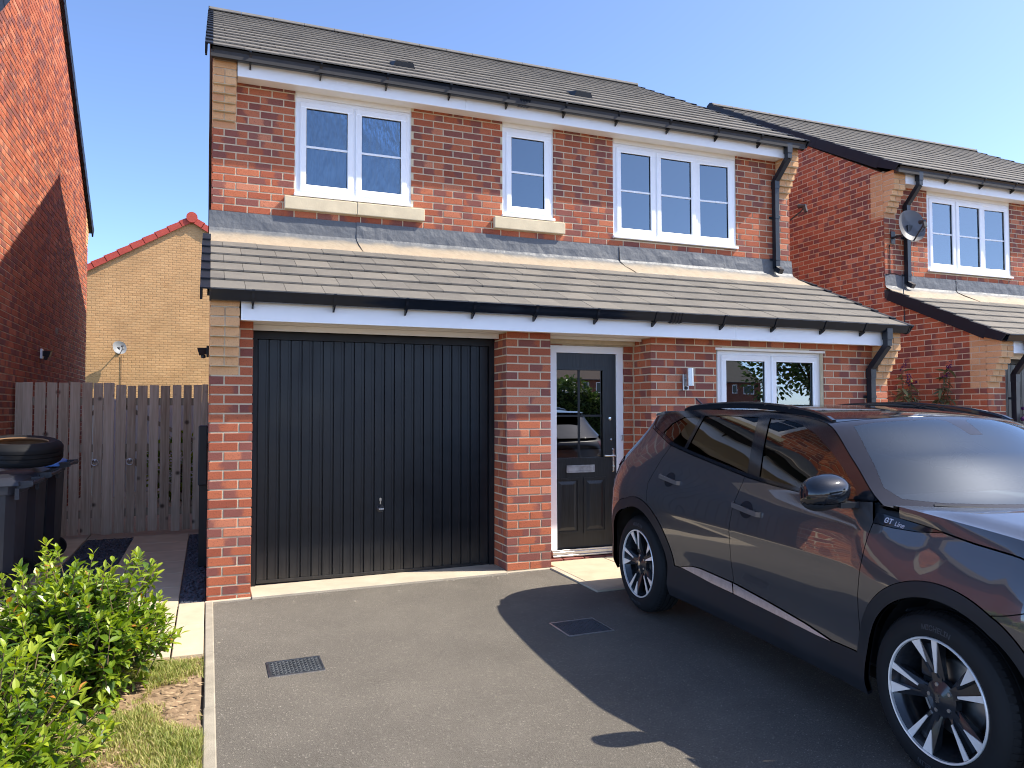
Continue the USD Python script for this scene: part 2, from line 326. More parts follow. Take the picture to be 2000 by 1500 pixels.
leaf_mat('buddleia_leaf', [(0, (.04, .055, .028)), (.6, (.10, .125, .055)), (1, (.22, .23, .10))], 1.3, .6)
# car surfaces
mat('car_paint', {'g': ('texture_coordinate', {}), 'v': ('voronoi_texture', {'scale': 2600.0}), 'sp': ('separate_color', {}), 'mr': ('map_range', {'from_min': 0, 'from_max': 1, 'to_min': .55, 'to_max': 1.6}), 'h': ('hsv', {'color': (.036, .032, .031)}),
    'lw': ('layer_weight', {'blend': .35}), 'p': ('principled_bsdf', {'metallic': .35, 'roughness': .30, 'coat_weight': 1.0, 'coat_roughness': .006, 'coat_ior': 1.85})},
    [('g.object', 'v.vector'), ('v.color', 'sp.color'), ('sp.r', 'mr.value'), ('mr.result', 'h.value'), ('h.color', 'p.base_color')])
for nm, col, ro in (('gloss_black', (.006, .0065, .008), .06), ('handle_gloss', (.09, .075, .068), .12), ('lamp_red', (.09, .004, .004), .06), ('recess_black', (.010, .009, .010), .2)):
    mat(nm, {'p': ('principled_bsdf', {'base_color': col, 'roughness': ro, 'specular_ior_level': .65})})
mat('screen_border', {'p': ('principled_bsdf', {'base_color': (.012, .011, .014), 'roughness': .12, 'specular_ior_level': .45})})
mat('pillar_black', {'p': ('principled_bsdf', {'base_color': (.005, .0055, .007), 'roughness': .10, 'specular_ior_level': .55})})
plain('lamp_white', (.55, .56, .58), .1, .5, .05, 20)
plain('strip_silver', (.56, .50, .50), .30, .5, .03, 9, metal=.85)
plain('diamond_cut', (.86, .82, .77), .34, .5, .02, 3, metal=.55)
plain('rim_black', (.010, .0105, .012), .24, .5, .2, 9, coat=.5)
plain('dash_grey', (.05, .06, .068), .75, .3, .15, 9)
plain('rubber_light', (.030, .030, .033), .6, .4, .1, 9)
plain('script_pink', (.70, .60, .58), .25, .5, .05, 9, metal=.8)
# ------------------------------------------------------------------ the ground
def gz(x, y):
    """height of the ground: the drive falls gently to the street"""
    return -.005+.012*np.clip(x, 0, 9)+.0135*np.clip(y, -16, 0)

def sheet(name, poly, dz, mt, step=.5, label=None, kind='structure', parent='/World', wob=0.0):
    """a sheet that follows the ground, dz above it"""
    v, f = grid_clip(Polygon(poly), step, step)
    z = gz(v[:, 0], v[:, 1])+dz
    if wob: z = z+wob*(meshkit.fbm(np.c_[v*2.3, np.zeros(len(v))], 3, 5)-.5)
    m = write(name, np.c_[v, z], f, mt, parent, smooth=True)
    if kind: tag(m, label, None, None, kind)
    return m

def grid_clip(poly, da, db):
    """cover a polygon with grid cells, clipped at its edge -> (n,2) vertices, triangles"""
    x0, y0, x1, y1 = poly.bounds
    xs = np.arange(math.floor(x0/da), math.ceil(x1/da)+1)*da; ys = np.arange(math.floor(y0/db), math.ceil(y1/db)+1)*db
    X, Y = np.meshgrid(xs[:-1], ys[:-1], indexing='ij')
    cells = shapely.box(X.ravel(), Y.ravel(), X.ravel()+da, Y.ravel()+db)
    shapely.prepare(poly)
    full = shapely.contains_properly(poly, cells); part_ = shapely.intersects(poly, cells) & ~full
    V = {}; F = []
    def idx(p):
        k = (round(p[0], 6), round(p[1], 6)); return V.setdefault(k, len(V))
    for i in np.nonzero(full)[0]:
        a, b = X.ravel()[i], Y.ravel()[i]
        q = [idx(p) for p in ((a, b), (a+da, b), (a+da, b+db), (a, b+db))]
        F += [(q[0], q[1], q[2]), (q[0], q[2], q[3])]
    for i in np.nonzero(part_)[0]:
        g = cells[i].intersection(poly)
        for pg in getattr(g, 'geoms', [g]):
            if pg.geom_type != 'Polygon' or pg.area < 1e-9: continue
            pg = shapely.geometry.polygon.orient(pg)
            vv, ff = trimesh.creation.triangulate_polygon(pg, engine='earcut')
            ids = [idx(p) for p in vv]
            for t in ff:
                a, b, c_ = vv[t[0]], vv[t[1]], vv[t[2]]
                cr_ = (b[0]-a[0])*(c_[1]-a[1])-(b[1]-a[1])*(c_[0]-a[0])
                if abs(cr_) < 1e-12: continue
                F.append((ids[t[0]], ids[t[1]], ids[t[2]]) if cr_ > 0 else (ids[t[0]], ids[t[2]], ids[t[1]]))
    return np.array(list(V)), np.array(F)

# ------------------------------------------------------------------ brickwork
BH, BL, J = .0627, .2127, .0123
class Bricks:
    """all the bricks of one building; the 300 that show largest become parts, the rest one part"""
    def __init__(s, owner, origin): s.owner, s.o, s.items = owner, np.asarray(origin, float), []
    def wall(s, wall, org, u, n, region, z0, phase=0.0, mt='red_brick', skip=None, proud=.006, lap=1):
        """lay stretcher bond over region (polygon in u,z) of a face at org with outward normal n; z0 = a bed line"""
        org, u, n = np.asarray(org, float), np.asarray(u, float), np.asarray(n, float)
        x0, a0, x1, a1 = region.bounds; shapely.prepare(region)
        k0 = math.floor((a0-z0)/.075)
        for k in range(k0, math.ceil((a1-z0)/.075)+1):
            za = z0+k*.075+J/2; off = phase+(.1125 if k % 2 else 0)
            i0 = math.floor((x0-off)/.225)-1
            for i in range(i0, math.ceil((x1-off)/.225)+1):
                xa = off+i*.225+J/2
                b = sbox(xa, za, xa+BL, za+BH)
                if not region.intersects(b): continue
                g = b if region.contains(b) else b.intersection(region)
                for pg in getattr(g, 'geoms', [g]):
                    if pg.geom_type != 'Polygon' or pg.area < 2e-4: continue
                    w_ = pg.bounds; 
                    if w_[2]-w_[0] < .016 or w_[3]-w_[1] < .012: continue
                    s.one(wall, org, u, n, pg, mt, proud)
    def one(s, wall, org, u, n, pg, mt, proud=.006, depth=.004):
        pg = shapely.geometry.polygon.orient(pg.simplify(1e-6)); ring = np.array(pg.exterior.coords)[:-1]; m = len(ring)
        x0, _, x1, _ = pg.bounds
        p = proud*0+R.uniform(-.0012, .0012)
        inner = pg.buffer(-.0028, join_style='mitre'); levels = [(ring, -depth-proud), (ring, p-.0022)]
        if inner.geom_type == 'Polygon' and len(inner.exterior.coords)-1 == m:
            ir = np.array(shapely.geometry.polygon.orient(inner).exterior.coords)[:-1]
            ir = np.roll(ir, -np.argmin(((ir-ring[0])**2).sum(1)), 0); levels.append((ir, p))
        else: levels[1] = (ring, p)
        v = []
        for rg, dd in levels: v.append(org+rg[:, :1]*u+rg[:, 1:]*np.array([0, 0, 1.0])+dd*n)
        f = []
        flip = np.cross(u, [0, 0, 1.0])@n < 0
        for L in range(len(levels)-1):
            for a in range(m):
                b = (a+1) % m; f += [(L*m+a, L*m+b, (L+1)*m+b), (L*m+a, (L+1)*m+b, (L+1)*m+a)]
        b0 = (len(levels)-1)*m
        if m == 4: f += [(b0, b0+1, b0+2), (b0, b0+2, b0+3)]
        else:
            _, ff = trimesh.creation.triangulate_polygon(Polygon(levels[-1][0]), engine='earcut')
            rr = levels[-1][0]
            for t in ff:
                A, B, C = rr[t[0]], rr[t[1]], rr[t[2]]
                t = t if (B[0]-A[0])*(C[1]-A[1])-(B[1]-A[1])*(C[0]-A[0]) > 0 else t[::-1]
                f.append(tuple(b0+np.array(t)))
        v = np.vstack(v); f = np.array(f)
        if flip: f = f[:, ::-1]
        s.add(wall, v, f, n, np.concatenate([(r_[:, 0]-x0)/.215 for r_, _ in levels]), mt)
    def block(s, wall, x0, x1, y0, y1, z0, z1, mt):
        mb = MB().box(x0, x1, y0, y1, z0, z1, .003); v = np.vstack(mb.v)
        s.add(wall, v, np.vstack(mb.f), np.array([0, -1.0, 0]), (v[:, 0]-x0)/.215, mt)
    def add(s, wall, v, f, n, uu, mt):
        w = v+s.o; c = w.mean(0); q = proj(w)
        area = 0.0
        if q[:, 2].min() > .1 and (CAM-c)@n > 0 and q[:, 0].max() > 0 and q[:, 0].min() < 2000 and q[:, 1].max() > 0 and q[:, 1].min() < 1500:
            a = q[:, :2].max(0)-q[:, :2].min(0); area = a[0]*a[1]
        edge = R.choice([-1.0, -1.0, R.uniform(.15, .8), R.uniform(.2, .8), R.uniform(.1, .6)]) if mt == 'red_brick' else R.choice([-1.0]*9+[2.0])
        if mt == 'red_brick' and R.random() < .07: edge = 2.0
        if R.random() < .5: uu = 1-uu
        bc = np.c_[np.full(len(v), min(max(R.gauss(.5, .24), 0), 1)), np.full(len(v), edge), uu]
        s.items.append((area, wall, v, f, mt, bc))
    def finish(s, rest_name='brickwork', limit=300):
        s.items.sort(key=lambda t: -t[0])
        for a, wall, v, f, mt, bc in s.items[:limit]:
            write('brick', v, f, mt, wall, pv={'bc': bc})
        for mt in sorted({t[4] for t in s.items[limit:]}):
            V, F, B, k = [], [], [], 0
            for a, wall, v, f, m_, bc in s.items[limit:]:
                if m_ == mt: V.append(v); F.append(f+k); B.append(bc); k += len(v)
            tag(write(rest_name if mt == 'red_brick' else 'pale_'+rest_name, np.vstack(V), np.vstack(F), mt, s.owner, pv={'bc': np.vstack(B)}), kind='stuff')

class Tiles:
    def __init__(s, owner, origin): s.owner, s.o, s.items = owner, np.asarray(origin, float), []
    def slope(s, roof, x0, x1, y0, z0, pitch, rows, gauge, width=.30, cut=None, mt='roof_tile', t=.0185, half=.15):
        """rows of interlocking flat tiles from an eave at (y0,z0) up a slope; y grows up the slope"""
        c_, s_ = math.cos(pitch), math.sin(pitch); up = np.array([0, c_, s_]); nn = np.array([0, -s_, c_]); ex = np.array([1.0, 0, 0])
        for j in range(rows):
            off = half if j % 2 else 0.0
            xs = [x0]+[x for x in np.arange(x0+off if off else x0+width, x1, width) if x0+.05 < x < x1-.05]+[x1]
            for a, b in zip(xs[:-1], xs[1:]):
                jit = R.uniform(-.0025, .0025); dz = R.uniform(0, .0022); e = .0016
                l0, l1 = j*gauge+jit, (j+1)*gauge+.04
                if cut and l1 > cut: l1 = cut
                P = lambda x, l, h: np.array([x, y0, z0])+l*up+h*nn
                hb0, hb1 = t+dz, dz-.0015    # tile tilts: raised on the course below
                th = .0135
                v = [P(a+e, l0, hb0), P(b-e, l0, hb0), P(b-e, l1, hb1), P(a+e, l1, hb1), P(a+e, l0+.004, hb0+th), P(b-e, l0+.004, hb0+th), P(b-e, l1, hb1+th), P(a+e, l1, hb1+th)]
                f = [(0, 2, 1), (0, 3, 2), (4, 5, 6), (4, 6, 7), (0, 1, 5), (0, 5, 4), (1, 2, 6), (1, 6, 5), (3, 0, 4), (3, 4, 7)]
                v = np.array(v); q = proj(v+s.o); ar = 0
                if q[:, 0].max() > 0 and q[:, 0].min() < 2000 and q[:, 1].max() > 0 and q[:, 1].min() < 1500 and q[:, 2].min() > .1:
                    d = q[:, :2].max(0)-q[:, :2].min(0); ar = d[0]*d[1]
                s.items.append((ar, roof, v, np.array(f), mt, np.tile([R.random()*.9-.45, 0, 0], (8, 1))))
    def finish(s, limit=300):
        s.items.sort(key=lambda t: -t[0])
        for a, roof, v, f, mt, bc in s.items[:limit]: write('roof_tile', v, f, mt, roof, pv={'bc': bc})
        rest = s.items[limit:]
        if rest:
            V, F, B, k = [], [], [], 0
            for a, roof, v, f, mt, bc in rest: V.append(v); F.append(f+k); B.append(bc); k += len(v)
            tag(write('tiling', np.vstack(V), np.vstack(F), mt, s.owner, pv={'bc': np.vstack(B)}), kind='stuff')

# ------------------------------------------------------------------ the house type that stands here twice
S = 1.528                     # the upper wall stands this far behind the garage front
WID, DEP = 7.13, 9.6
SB = 2.20                     # lower soffit
US = 4.755                    # upper soffit
ZL = lambda k: (23.5-k)*.075  # bed lines of the lower front wall
ZU = lambda k: 4.2737-k*.075

def window(owner, x0, x1, y, z0, z1, lights, glass='window_glass', bar=True, ajar=None, cill=True):
    w = part('window', owner)
    fr = MB(); t = .055; d0, d1 = y, y+.06
    fr.box(x0, x1, d0, d1, z1-t, z1, .004); fr.box(x0, x1, d0, d1, z0, z0+t, .004)
    fr.box(x0, x0+t, d0+.0005, d1-.0005, z0+t-.003, z1-t+.003, .004); fr.box(x1-t, x1, d0+.0005, d1-.0005, z0+t-.003, z1-t+.003, .004)
    xs = np.linspace(x0, x1, lights+1)
    for x in xs[1:-1]: fr.box(x-.028, x+.028, d0+.001, d1-.001, z0+t-.003, z1-t+.003, .004)
    fr.build('frame', 'upvc', w)
    if cill:
        c_ = MB(); c_.box(x0-.02, x1+.02, y-.05, y+.05, z0-.03, z0-.001, .004); c_.build('cill', 'upvc', w)
    for i in range(lights):
        a, b = xs[i]+(t if i == 0 else .028)-.016, xs[i+1]-(t if i == lights-1 else .028)+.016
        sw = .062; e0, e1 = y-.016, y+.045; za, zb = z0+t-.014, z1-t+.014
        sh = MB()
        # casement with a bevelled glazing bead
        for (p0, p1, q0, q1) in ((a, b, zb-sw, zb), (a, b, za, za+sw)): sh.box(p0, p1, e0, e1, q0, q1, .007)
        for (p0, p1) in ((a, a+sw), (b-sw, b)): sh.box(p0, p1, e0+.0006, e1-.0006, za+sw-.008, zb-sw+.008, .007)
        g = MB(); g.box(a+sw-.01, b-sw+.01, y+.012, y+.016, za+sw-.01, zb-sw+.01)
        bd = MB(); zm = (za+zb)/2; bd.box(a+sw-.004, b-sw+.004, y+.003, y+.0115, zm-.011, zm+.011, .002)
        gk = MB(); k = .006
        for (p0, p1, q0, q1) in ((a+sw-.002, b-sw+.002, zb-sw-k, zb-sw+.002), (a+sw-.002, b-sw+.002, za+sw-.002, za+sw+k)): gk.box(p0, p1, y+.004, y+.011, q0, q1)
        for (p0, p1) in ((a+sw-.002, a+sw+k), (b-sw-k, b-sw+.002)): gk.box(p0, p1, y+.004, y+.0105, za+sw+k, zb-sw-k)
        if ajar == i:
            Mx = rotm([0, 0, 1], math.radians(-3.2)); px = np.array([b, y+.03, 0])
            for q in (sh, g, bd, gk): q.xf(np.eye(3), -px).xf(Mx, px)
        c_ = part('casement', w)
        sh.build('sash', 'upvc', c_) if False else write('sash', np.vstack(sh.v), np.vstack(sh.f), 'upvc', w)
        write('pane', np.vstack(g.v), np.vstack(g.f), glass, w)
        if bar: write('glazing_bar', np.vstack(bd.v), np.vstack(bd.f), 'upvc', w)
        write('gasket', np.vstack(gk.v), np.vstack(gk.f), 'frame_black', w)
        stage.RemovePrim(c_.GetPath()); _used[(path_of(w), 'casement')] = 0
    return w

def gutter(owner, x0, x1, yb, zt, brs, union=None):
    """ogee-fronted gutter whose back stands at yb; zt its rim; brs bracket positions"""
    g = part('gutter', owner)
    prof = [(0, 0), (0, -.070), (-.035, -.082), (-.066, -.078), (-.086, -.050), (-.096, -.020), (-.112, 0), (-.108, .003), (-.094, -.018), (-.082, -.048), (-.062, -.073), (-.036, -.078), (-.004, -.067), (-.004, 0)]
    ring = [(yb+a, zt+b) for a, b in prof]
    MB().prism(ring, 0, x0, x1).build('channel', 'gutter_black', g, smooth=35)
    outer = [(yb+a*1.04-.001, zt+b*1.05) for a, b in prof[:7]]+[(yb-.1, zt+.006), (yb, zt+.006)]
    for xa in (x0-.004, x1-.010): MB().prism(outer, 0, xa, xa+.014).build('stop_end', 'gutter_black', g)
    for x in brs:
        b = MB(); band = [(yb+a*1.07-.001, zt+b_*1.07-.001) for a, b_ in prof[:7]]+[(yb-.119, zt+.008), (yb-.100, zt+.006), (yb-.06, zt-.07), (yb-.002, zt-.064)]
        b.prism(Polygon(band).buffer(0), 0, x-.011, x+.011)
        b.prism([(yb, zt-.085), (yb-.075, zt-.085), (yb-.07, zt-.095), (yb-.012, zt-.128), (yb, zt-.128)], 0, x-.007, x+.007)
        b.build('bracket', 'gutter_black', g)
    for x in (union or []):
        b = MB()
        for dx in (-.05, -.017, .017, .05):
            band = [(yb+a*1.09-.001, zt+b_*1.09-.001) for a, b_ in prof[:7]]+[(yb-.115, zt+.006), (yb, zt+.006)]
            b.prism(band, 0, x+dx-.006, x+dx+.006)
        b.prism([(yb+a*1.05-.001, zt+b_*1.05) for a, b_ in prof[:7]]+[(yb-.11, zt+.004), (yb, zt+.004)], 0, x-.065, x+.065)
        b.build('union', 'gutter_black', g)
    return g

def downpipe(owner, xo, yo, zo, xp, yp, zb, brackets, shoe=False):
    """square pipe: outlet under the gutter, swan neck back to the wall, straight drop"""
    d = part('downpipe', owner); h = .0325
    def seg(mb, a, b, r=h):
        a, b = np.array(a, float), np.array(b, float); ax = (b-a)/np.linalg.norm(b-a); ex = np.array([1.0, 0, 0]); ex -= (ex@ax)*ax; ex /= np.linalg.norm(ex); ey = np.cross(ax, ex)
        v = [p+sx*r*ex+sy*r*ey for p in (a, b) for sx, sy in ((-1, -1), (1, -1), (1, 1), (-1, 1))]
        mb.hull(v)
    m = MB(); seg(m, (xo, yo, zo), (xo, yo, zo-.16)); seg(m, (xo, yo, zo-.15), (xp, yp, zo-.40)); seg(m, (xp, yp, zo-.385), (xp, yp, zo-.47)); m.build('swan_neck', 'pipe_black', d)
    m = MB(); seg(m, (xo, yo, zo+.03), (xo, yo, zo-.09), h*1.18); m.build('outlet', 'pipe_black', d)
    m = MB(); seg(m, (xp, yp, zo-.44), (xp, yp, zb)); m.build('pipe', 'pipe_black', d)
    m = MB(); seg(m, (xp, yp, zo-.40), (xp, yp, zo-.50), h*1.15); m.build('socket', 'pipe_black', d)
    for z in brackets:
        m = MB(); seg(m, (xp, yp, z-.016), (xp, yp, z+.016), h*1.14); m.box(xp-.075, xp+.06, yp+.03, yp+.042, z-.014, z+.014)
        m.build('pipe_clip', 'pipe_black', d)
    if shoe:
        m = MB(); seg(m, (xp, yp, zb+.005), (xp, yp-.09, zb-.055)); m.build('shoe', 'pipe_black', d)

def corbels(bk, wall, xa, xb, yw, zbase, ztop):
    """buff kneeler: a flush course, five courses stepping out, flush top"""
    w = xb-xa
    for k in range(5):
        z = zbase+.075*(k+1)+J/2; yo = yw-.038*(k+1)
        for j in range(2):
            x0 = xa+.003+j*(w/2); bk.block(wall, x0, x0+w/2-.010, yo, yw+.02, z, z+BH, 'buff_brick')
    k = 6
    while zbase+.075*k < ztop-.02:
        z = zbase+.075*k+J/2; z1 = min(z+BH, ztop)
        if k % 2: bk.block(wall, xa+.003, xa+w-.007, yw-.19, yw+.02, z, z1, 'buff_brick')
        else:
            for j in range(2):
                x0 = xa+.003+j*(w/2); bk.block(wall, x0, x0+w/2-.010, yw-.19, yw+.02, z, z1, 'buff_brick')
        k += 1
    MB().box(xa+.008, xb-.014, yw-.178, yw+.004, zbase+.075*6, ztop).build('kneeler_core', 'mortar', wall)
    for k in range(5):
        z = zbase+.075*(k+1); MB().box(xa+.006, xb-.013, yw-.038*(k+1)+.007, yw+.003, z-.001, z+.076).build('kneeler_core', 'mortar', wall)

def house(name, label, ox, oy, main, dish=None):
    H = thing(name, label, 'house', (ox, oy, 0)); org = (ox, oy, 0)
    bk = Bricks(H, org); tl = Tiles(H, org)
    G0 = -.25
    # --- walls: mortar bodies with bricks on them
    e = .0045; ex_ = .016
    def wall(boxes, mt='mortar'):
        m = MB(); [m.box(*b) for b in boxes]; return m.build('wall', mt, H)
    gx0, gx1, px1, rx1, dy = .3275, 2.509, 2.949, 4.03, .33
    lw = (4.80, 6.205, 1.05, 2.12) if main else (4.80, 6.205, 1.05, 2.12)
    # front piers and right-hand wall (mortar body set e behind the face)
    wf = wall([(ex_, gx0-e, e, .45, G0, SB+.25), (gx1+e, px1-e, e, .46, G0, SB+.02), (rx1+e, lw[0], e, .45, G0, SB+.02), (lw[1], WID-ex_, e, .30, G0, SB+.25), (lw[0], lw[1], e, .30, G0, lw[2]), (lw[0], lw[1], e, .30, lw[3], SB+.02),
               (gx1+.02, WID-.02, .30, .40, SB-.06, SB+.3)])
    X, Nf = (1, 0, 0), (0, -1, 0)
    pl = sbox(0, G0, gx0, SB+.02).difference(sbox(-1, ZL(0), .2245, 9)); bk.wall(wf, (0, 0, 0), X, Nf, pl, ZL(0), 0)
    bk.wall(wf, (0, 0, 0), X, Nf, sbox(0, ZL(0), .2245, ZL(-1)), ZL(0), 0, 'buff_brick')
    corbels(bk, wf, 0, .2245, 0, ZL(0), SB+.22)
    bk.wall(wf, (0, 0, 0), X, Nf, sbox(gx1, G0, px1, SB), ZL(0), gx1+.1125*1)
    rw = sbox(rx1, G0, WID, SB).difference(sbox(lw[0], lw[2], lw[1], lw[3])).difference(sbox(WID-.2245, ZL(0), WID+1, 9))
    bk.wall(wf, (0, 0, 0), X, Nf, rw, ZL(0), WID)
    bk.wall(wf, (0, 0, 0), X, Nf, sbox(WID-.2245, ZL(0), WID, ZL(-1)), ZL(0), WID-.2245, 'buff_brick')
    corbels(bk, wf, WID-.2245, WID, 0, ZL(0), SB+.22)
    # returns
    bk.wall(wf, (gx1, .0, 0), (0, 1, 0), (-1, 0, 0), sbox(.008, G0, .34, SB-.01), ZL(0), .0)
    bk.wall(wf, (gx0, .0, 0), (0, 1, 0), (1, 0, 0), sbox(.008, G0, .34, SB-.01), ZL(0), .05)
    bk.wall(wf, (px1, .0, 0), (0, 1, 0), (1, 0, 0), sbox(.008, G0, .34, SB-.01), ZL(0), .05)
    bk.wall(wf, (rx1, .0, 0), (0, 1, 0), (-1, 0, 0), sbox(.008, G0, dy-.001, SB-.01), ZL(0), .1)
    # wall behind the door recess
    wd = wall([(px1+.02, rx1+.05, dy+e, dy+.2, G0, .02), (px1+.02, rx1+.05, dy+e, dy+.2, 2.125, SB+.2), (3.905, rx1+.05, dy+e, dy+.2, .02, 2.125), (px1-.02, 3.085, dy+e, dy+.2, .02, 2.125)])
    bk.wall(wd, (0, dy, 0), X, Nf, sbox(px1, G0, rx1-.008, SB-.01).difference(sbox(3.085, -1, 3.905, 2.125)), ZL(0), px1+.06)
    # upper wall
    wins = [(.79, 2.005, 3.66, US), (3.055, 3.69, 3.66, US), (4.475, 6.27, 3.535, US)]
    if not main: wins = [(WID-b, WID-a, z0, z1) for a, b, z0, z1 in wins[::-1]]
    segs = []; xs = ex_
    for a, b, z0, z1 in wins:
        segs += [(xs, a, S+e, S+.3, 2.4, US+.2), (a, b, S+e, S+.3, 2.4, z0)]; xs = b
    segs.append((xs, WID-ex_, S+e, S+.3, 2.4, US+.2))
    wu = wall(segs)
    up = sbox(0, 3.2, WID, US+.02)
    for a, b, z0, z1 in wins: up = up.difference(sbox(a, z0, b, 9))
    up = up.difference(sbox(-1, ZU(0), .2245, 9)).difference(sbox(WID-.2245, ZU(0), 9, 9))
    bk.wall(wu, (0, S, 0), X, Nf, up, ZU(0), 0)
    for xa in (0, WID-.2245):
        bk.wall(wu, (0, S, 0), X, Nf, sbox(xa, ZU(0), xa+.2245, ZU(-1)), ZU(0), xa, 'buff_brick')
        corbels(bk, wu, xa, xa+.2245, S, ZU(0), US+.17)
    for a, b, z0, z1 in wins:   # reveals
        MB().box(a+.0, a+.012, S+.012, S+.09, z0, z1).build('reveal', 'soffit_white', wu)
        MB().box(b-.012, b+.0, S+.012, S+.09, z0, z1).build('reveal', 'soffit_white', wu)
    # gable side walls (left one shows)
    ridge_y, ridge_z = 5.53, 7.40
    def gable(x, n):
        prof = Polygon([(.018, G0), (.018, 2.44), (S+.018, 3.15), (S+.018, 4.94), (ridge_y, ridge_z-.10), (DEP, 4.90), (DEP, G0)])
        m = MB(); m.prism(prof.buffer(-e, join_style='mitre'), 0, min(x, x-n*.25)+(e if n < 0 else 0), max(x, x-n*.25)-(e if n > 0 else 0)); g = m.build('wall', 'mortar', H)
        reg = Polygon([(.008, G0), (.008, 2.43), (S+.008, 3.14), (S+.008, 4.93), (ridge_y, ridge_z-.11), (DEP, 4.89), (DEP, G0)])
        buff = sbox(0, ZL(0), .235, 2.6).union(sbox(S, ZU(0), S+.235, 4.95))
        bk.wall(g, (x, 0, 0), (0, 1, 0), (n, 0, 0), reg.difference(buff), ZL(0), 0)
        bk.wall(g, (x, 0, 0), (0, 1, 0), (n, 0, 0), reg.intersection(buff), ZL(0), .1, 'buff_brick')
    gable(0, -1); gable(WID, 1)
    wall([(.3, WID-.3, DEP-.3, DEP-.006, G0, 4.86)])
    # floors and inner walls so that windows look into rooms
    MB().box(.25, WID-.25, .5, DEP-.3, 2.45, 2.55).build('upper_floor', 'wood_floor', H)
    MB().box(.25, WID-.25, S+.3, DEP-.3, US+.03, US+.09).build('ceiling', 'room_wall', H)
    m = MB(); m.box(2.55, 2.62, S+.35, DEP-.3, 2.55, US+.03); m.box(4.05, 4.12, S+.35, DEP-.3, 2.55, US+.03); m.box(.26, WID-.26, 5.0, 5.08, 2.55, US+.03)
    m.box(4.05, 4.12, .45, DEP-.3, -.1, 2.45); m.box(2.95, 3.05, .5, DEP-.3, -.1, 2.45); m.box(.26, WID-.26, 5.0, 5.08, -.1, 2.45); m.build('partition', 'room_wall', H)
    MB().box(.26, WID-.26, .47, DEP-.3, -.1, -.02).build('floor', 'wood_floor', H)
    # --- roofs
    pm = math.atan2(ridge_z-4.935, ridge_y-1.228); L = (ridge_y-1.228)/math.cos(pm)
    deck = MB(); deck.prism([(1.24, 4.86), (1.24, 4.925), (ridge_y, ridge_z-.012), (DEP+.28, 4.925), (DEP+.28, 4.86), (ridge_y, ridge_z-.15)], 0, -.02, WID+.02)
    rf = deck.build('roof', 'tile_edge', H)
    rows = 14; y0e, z0e = 1.235, 4.945; tl.slope(rf, -.045, WID+.045, y0e, z0e, pm, rows, (L+.0)/rows, width=.33, half=.165)
    # back slope of the main roof
    back = MB(); back.prism([(ridge_y, ridge_z), (ridge_y, ridge_z+.03), (DEP+.3, 4.955), (DEP+.3, 4.93)], 0, -.045, WID+.045); back.build('back_slope', 'roof_tile', H)
    pl_ = math.atan2(.47, 1.0)
    dk = MB(); dk.prism([(-.22, 2.36), (-.22, 2.395), (S-.002, 3.215), (S-.002, 3.10), (.0, 2.40)], 0, -.02, WID+.02); lr = dk.build('porch_roof', 'tile_edge', H)
    tl.slope(lr, -.045, WID+.045, -.268, 2.388, pl_, 6, .268, cut=1.62)
    # verge caps, one per course
    def verge(roof, x, y0, z0, pitch, n, gauge, w=.10):
        c_, s_ = math.cos(pitch), math.sin(pitch)
        for sgn, xx_ in ((-1, -.052), (1, WID+.052)):
            for j in range(n):
                P = lambda l, h: (y0+l*c_-h*s_, z0+l*s_+h*c_)
                a, b = j*gauge-.01, (j+1)*gauge+.02
                lo = -.062 if j == 0 else -.115; ring = [P(a+(.03 if j == 0 else 0), lo), P(b, lo-.04 if j == 0 else lo), P(b, .026), P(a, .044)]; xx = xx_+sgn*.0015*(j % 2)
                m = MB(); m.prism(ring, 0, *sorted((xx, xx+sgn*.018)))
                m.prism([P(a, .030), P(b, .012), P(b, .026), P(a, .044)], 0, *sorted((xx-sgn*.055, xx-sgn*.0005)))
                m.build('verge_cap', 'verge_cap', roof)
    verge(rf, 0, y0e-.01, z0e-.012, pm, rows, L/rows); verge(lr, 0, -.278, 2.376, pl_, 7, .262)
    # ridge tiles
    n = 16; xs = np.linspace(-.06, WID+.06, n+1)
    for i in range(n):
        t = np.linspace(-1.15, 1.15, 9); o = [(ridge_y+.125*math.sin(a), ridge_z-.055+.125*math.cos(a)) for a in t]+[(ridge_y+.105*math.sin(a), ridge_z-.055+.105*math.cos(a)) for a in t[::-1]]
        MB().prism(o, 0, xs[i]+.003, xs[i+1]-.003).build('ridge_tile', 'ridge', rf, smooth=40)
    for x0 in (-.066, WID+.05): MB().prism([(ridge_y-.115, ridge_z-.05), (ridge_y-.09, ridge_z+.04), (ridge_y, ridge_z+.075), (ridge_y+.09, ridge_z+.04), (ridge_y+.115, ridge_z-.05)], 0, x0, x0+.016).build('ridge_end', 'verge_cap', rf)
    # roof vents
    for vx, vl in (((2.03, .86), (4.33, .90)) if main else ((5.15, .95),)):
        c_, s_ = math.cos(pm), math.sin(pm)
        P = lambda x, l, h: (vx+x, y0e+l*c_-h*s_, z0e+l*s_+h*c_)
        MB().hull([P(-.13, vl, .02), P(.13, vl, .02), P(-.13, vl+.3, .02), P(.13, vl+.3, .02), P(-.10, vl+.02, .085), P(.10, vl+.02, .085), P(-.10, vl+.26, .05), P(.10, vl+.26, .05)]).build('roof_vent', 'dark_plastic', rf)
    # --- eaves
    ev = MB()
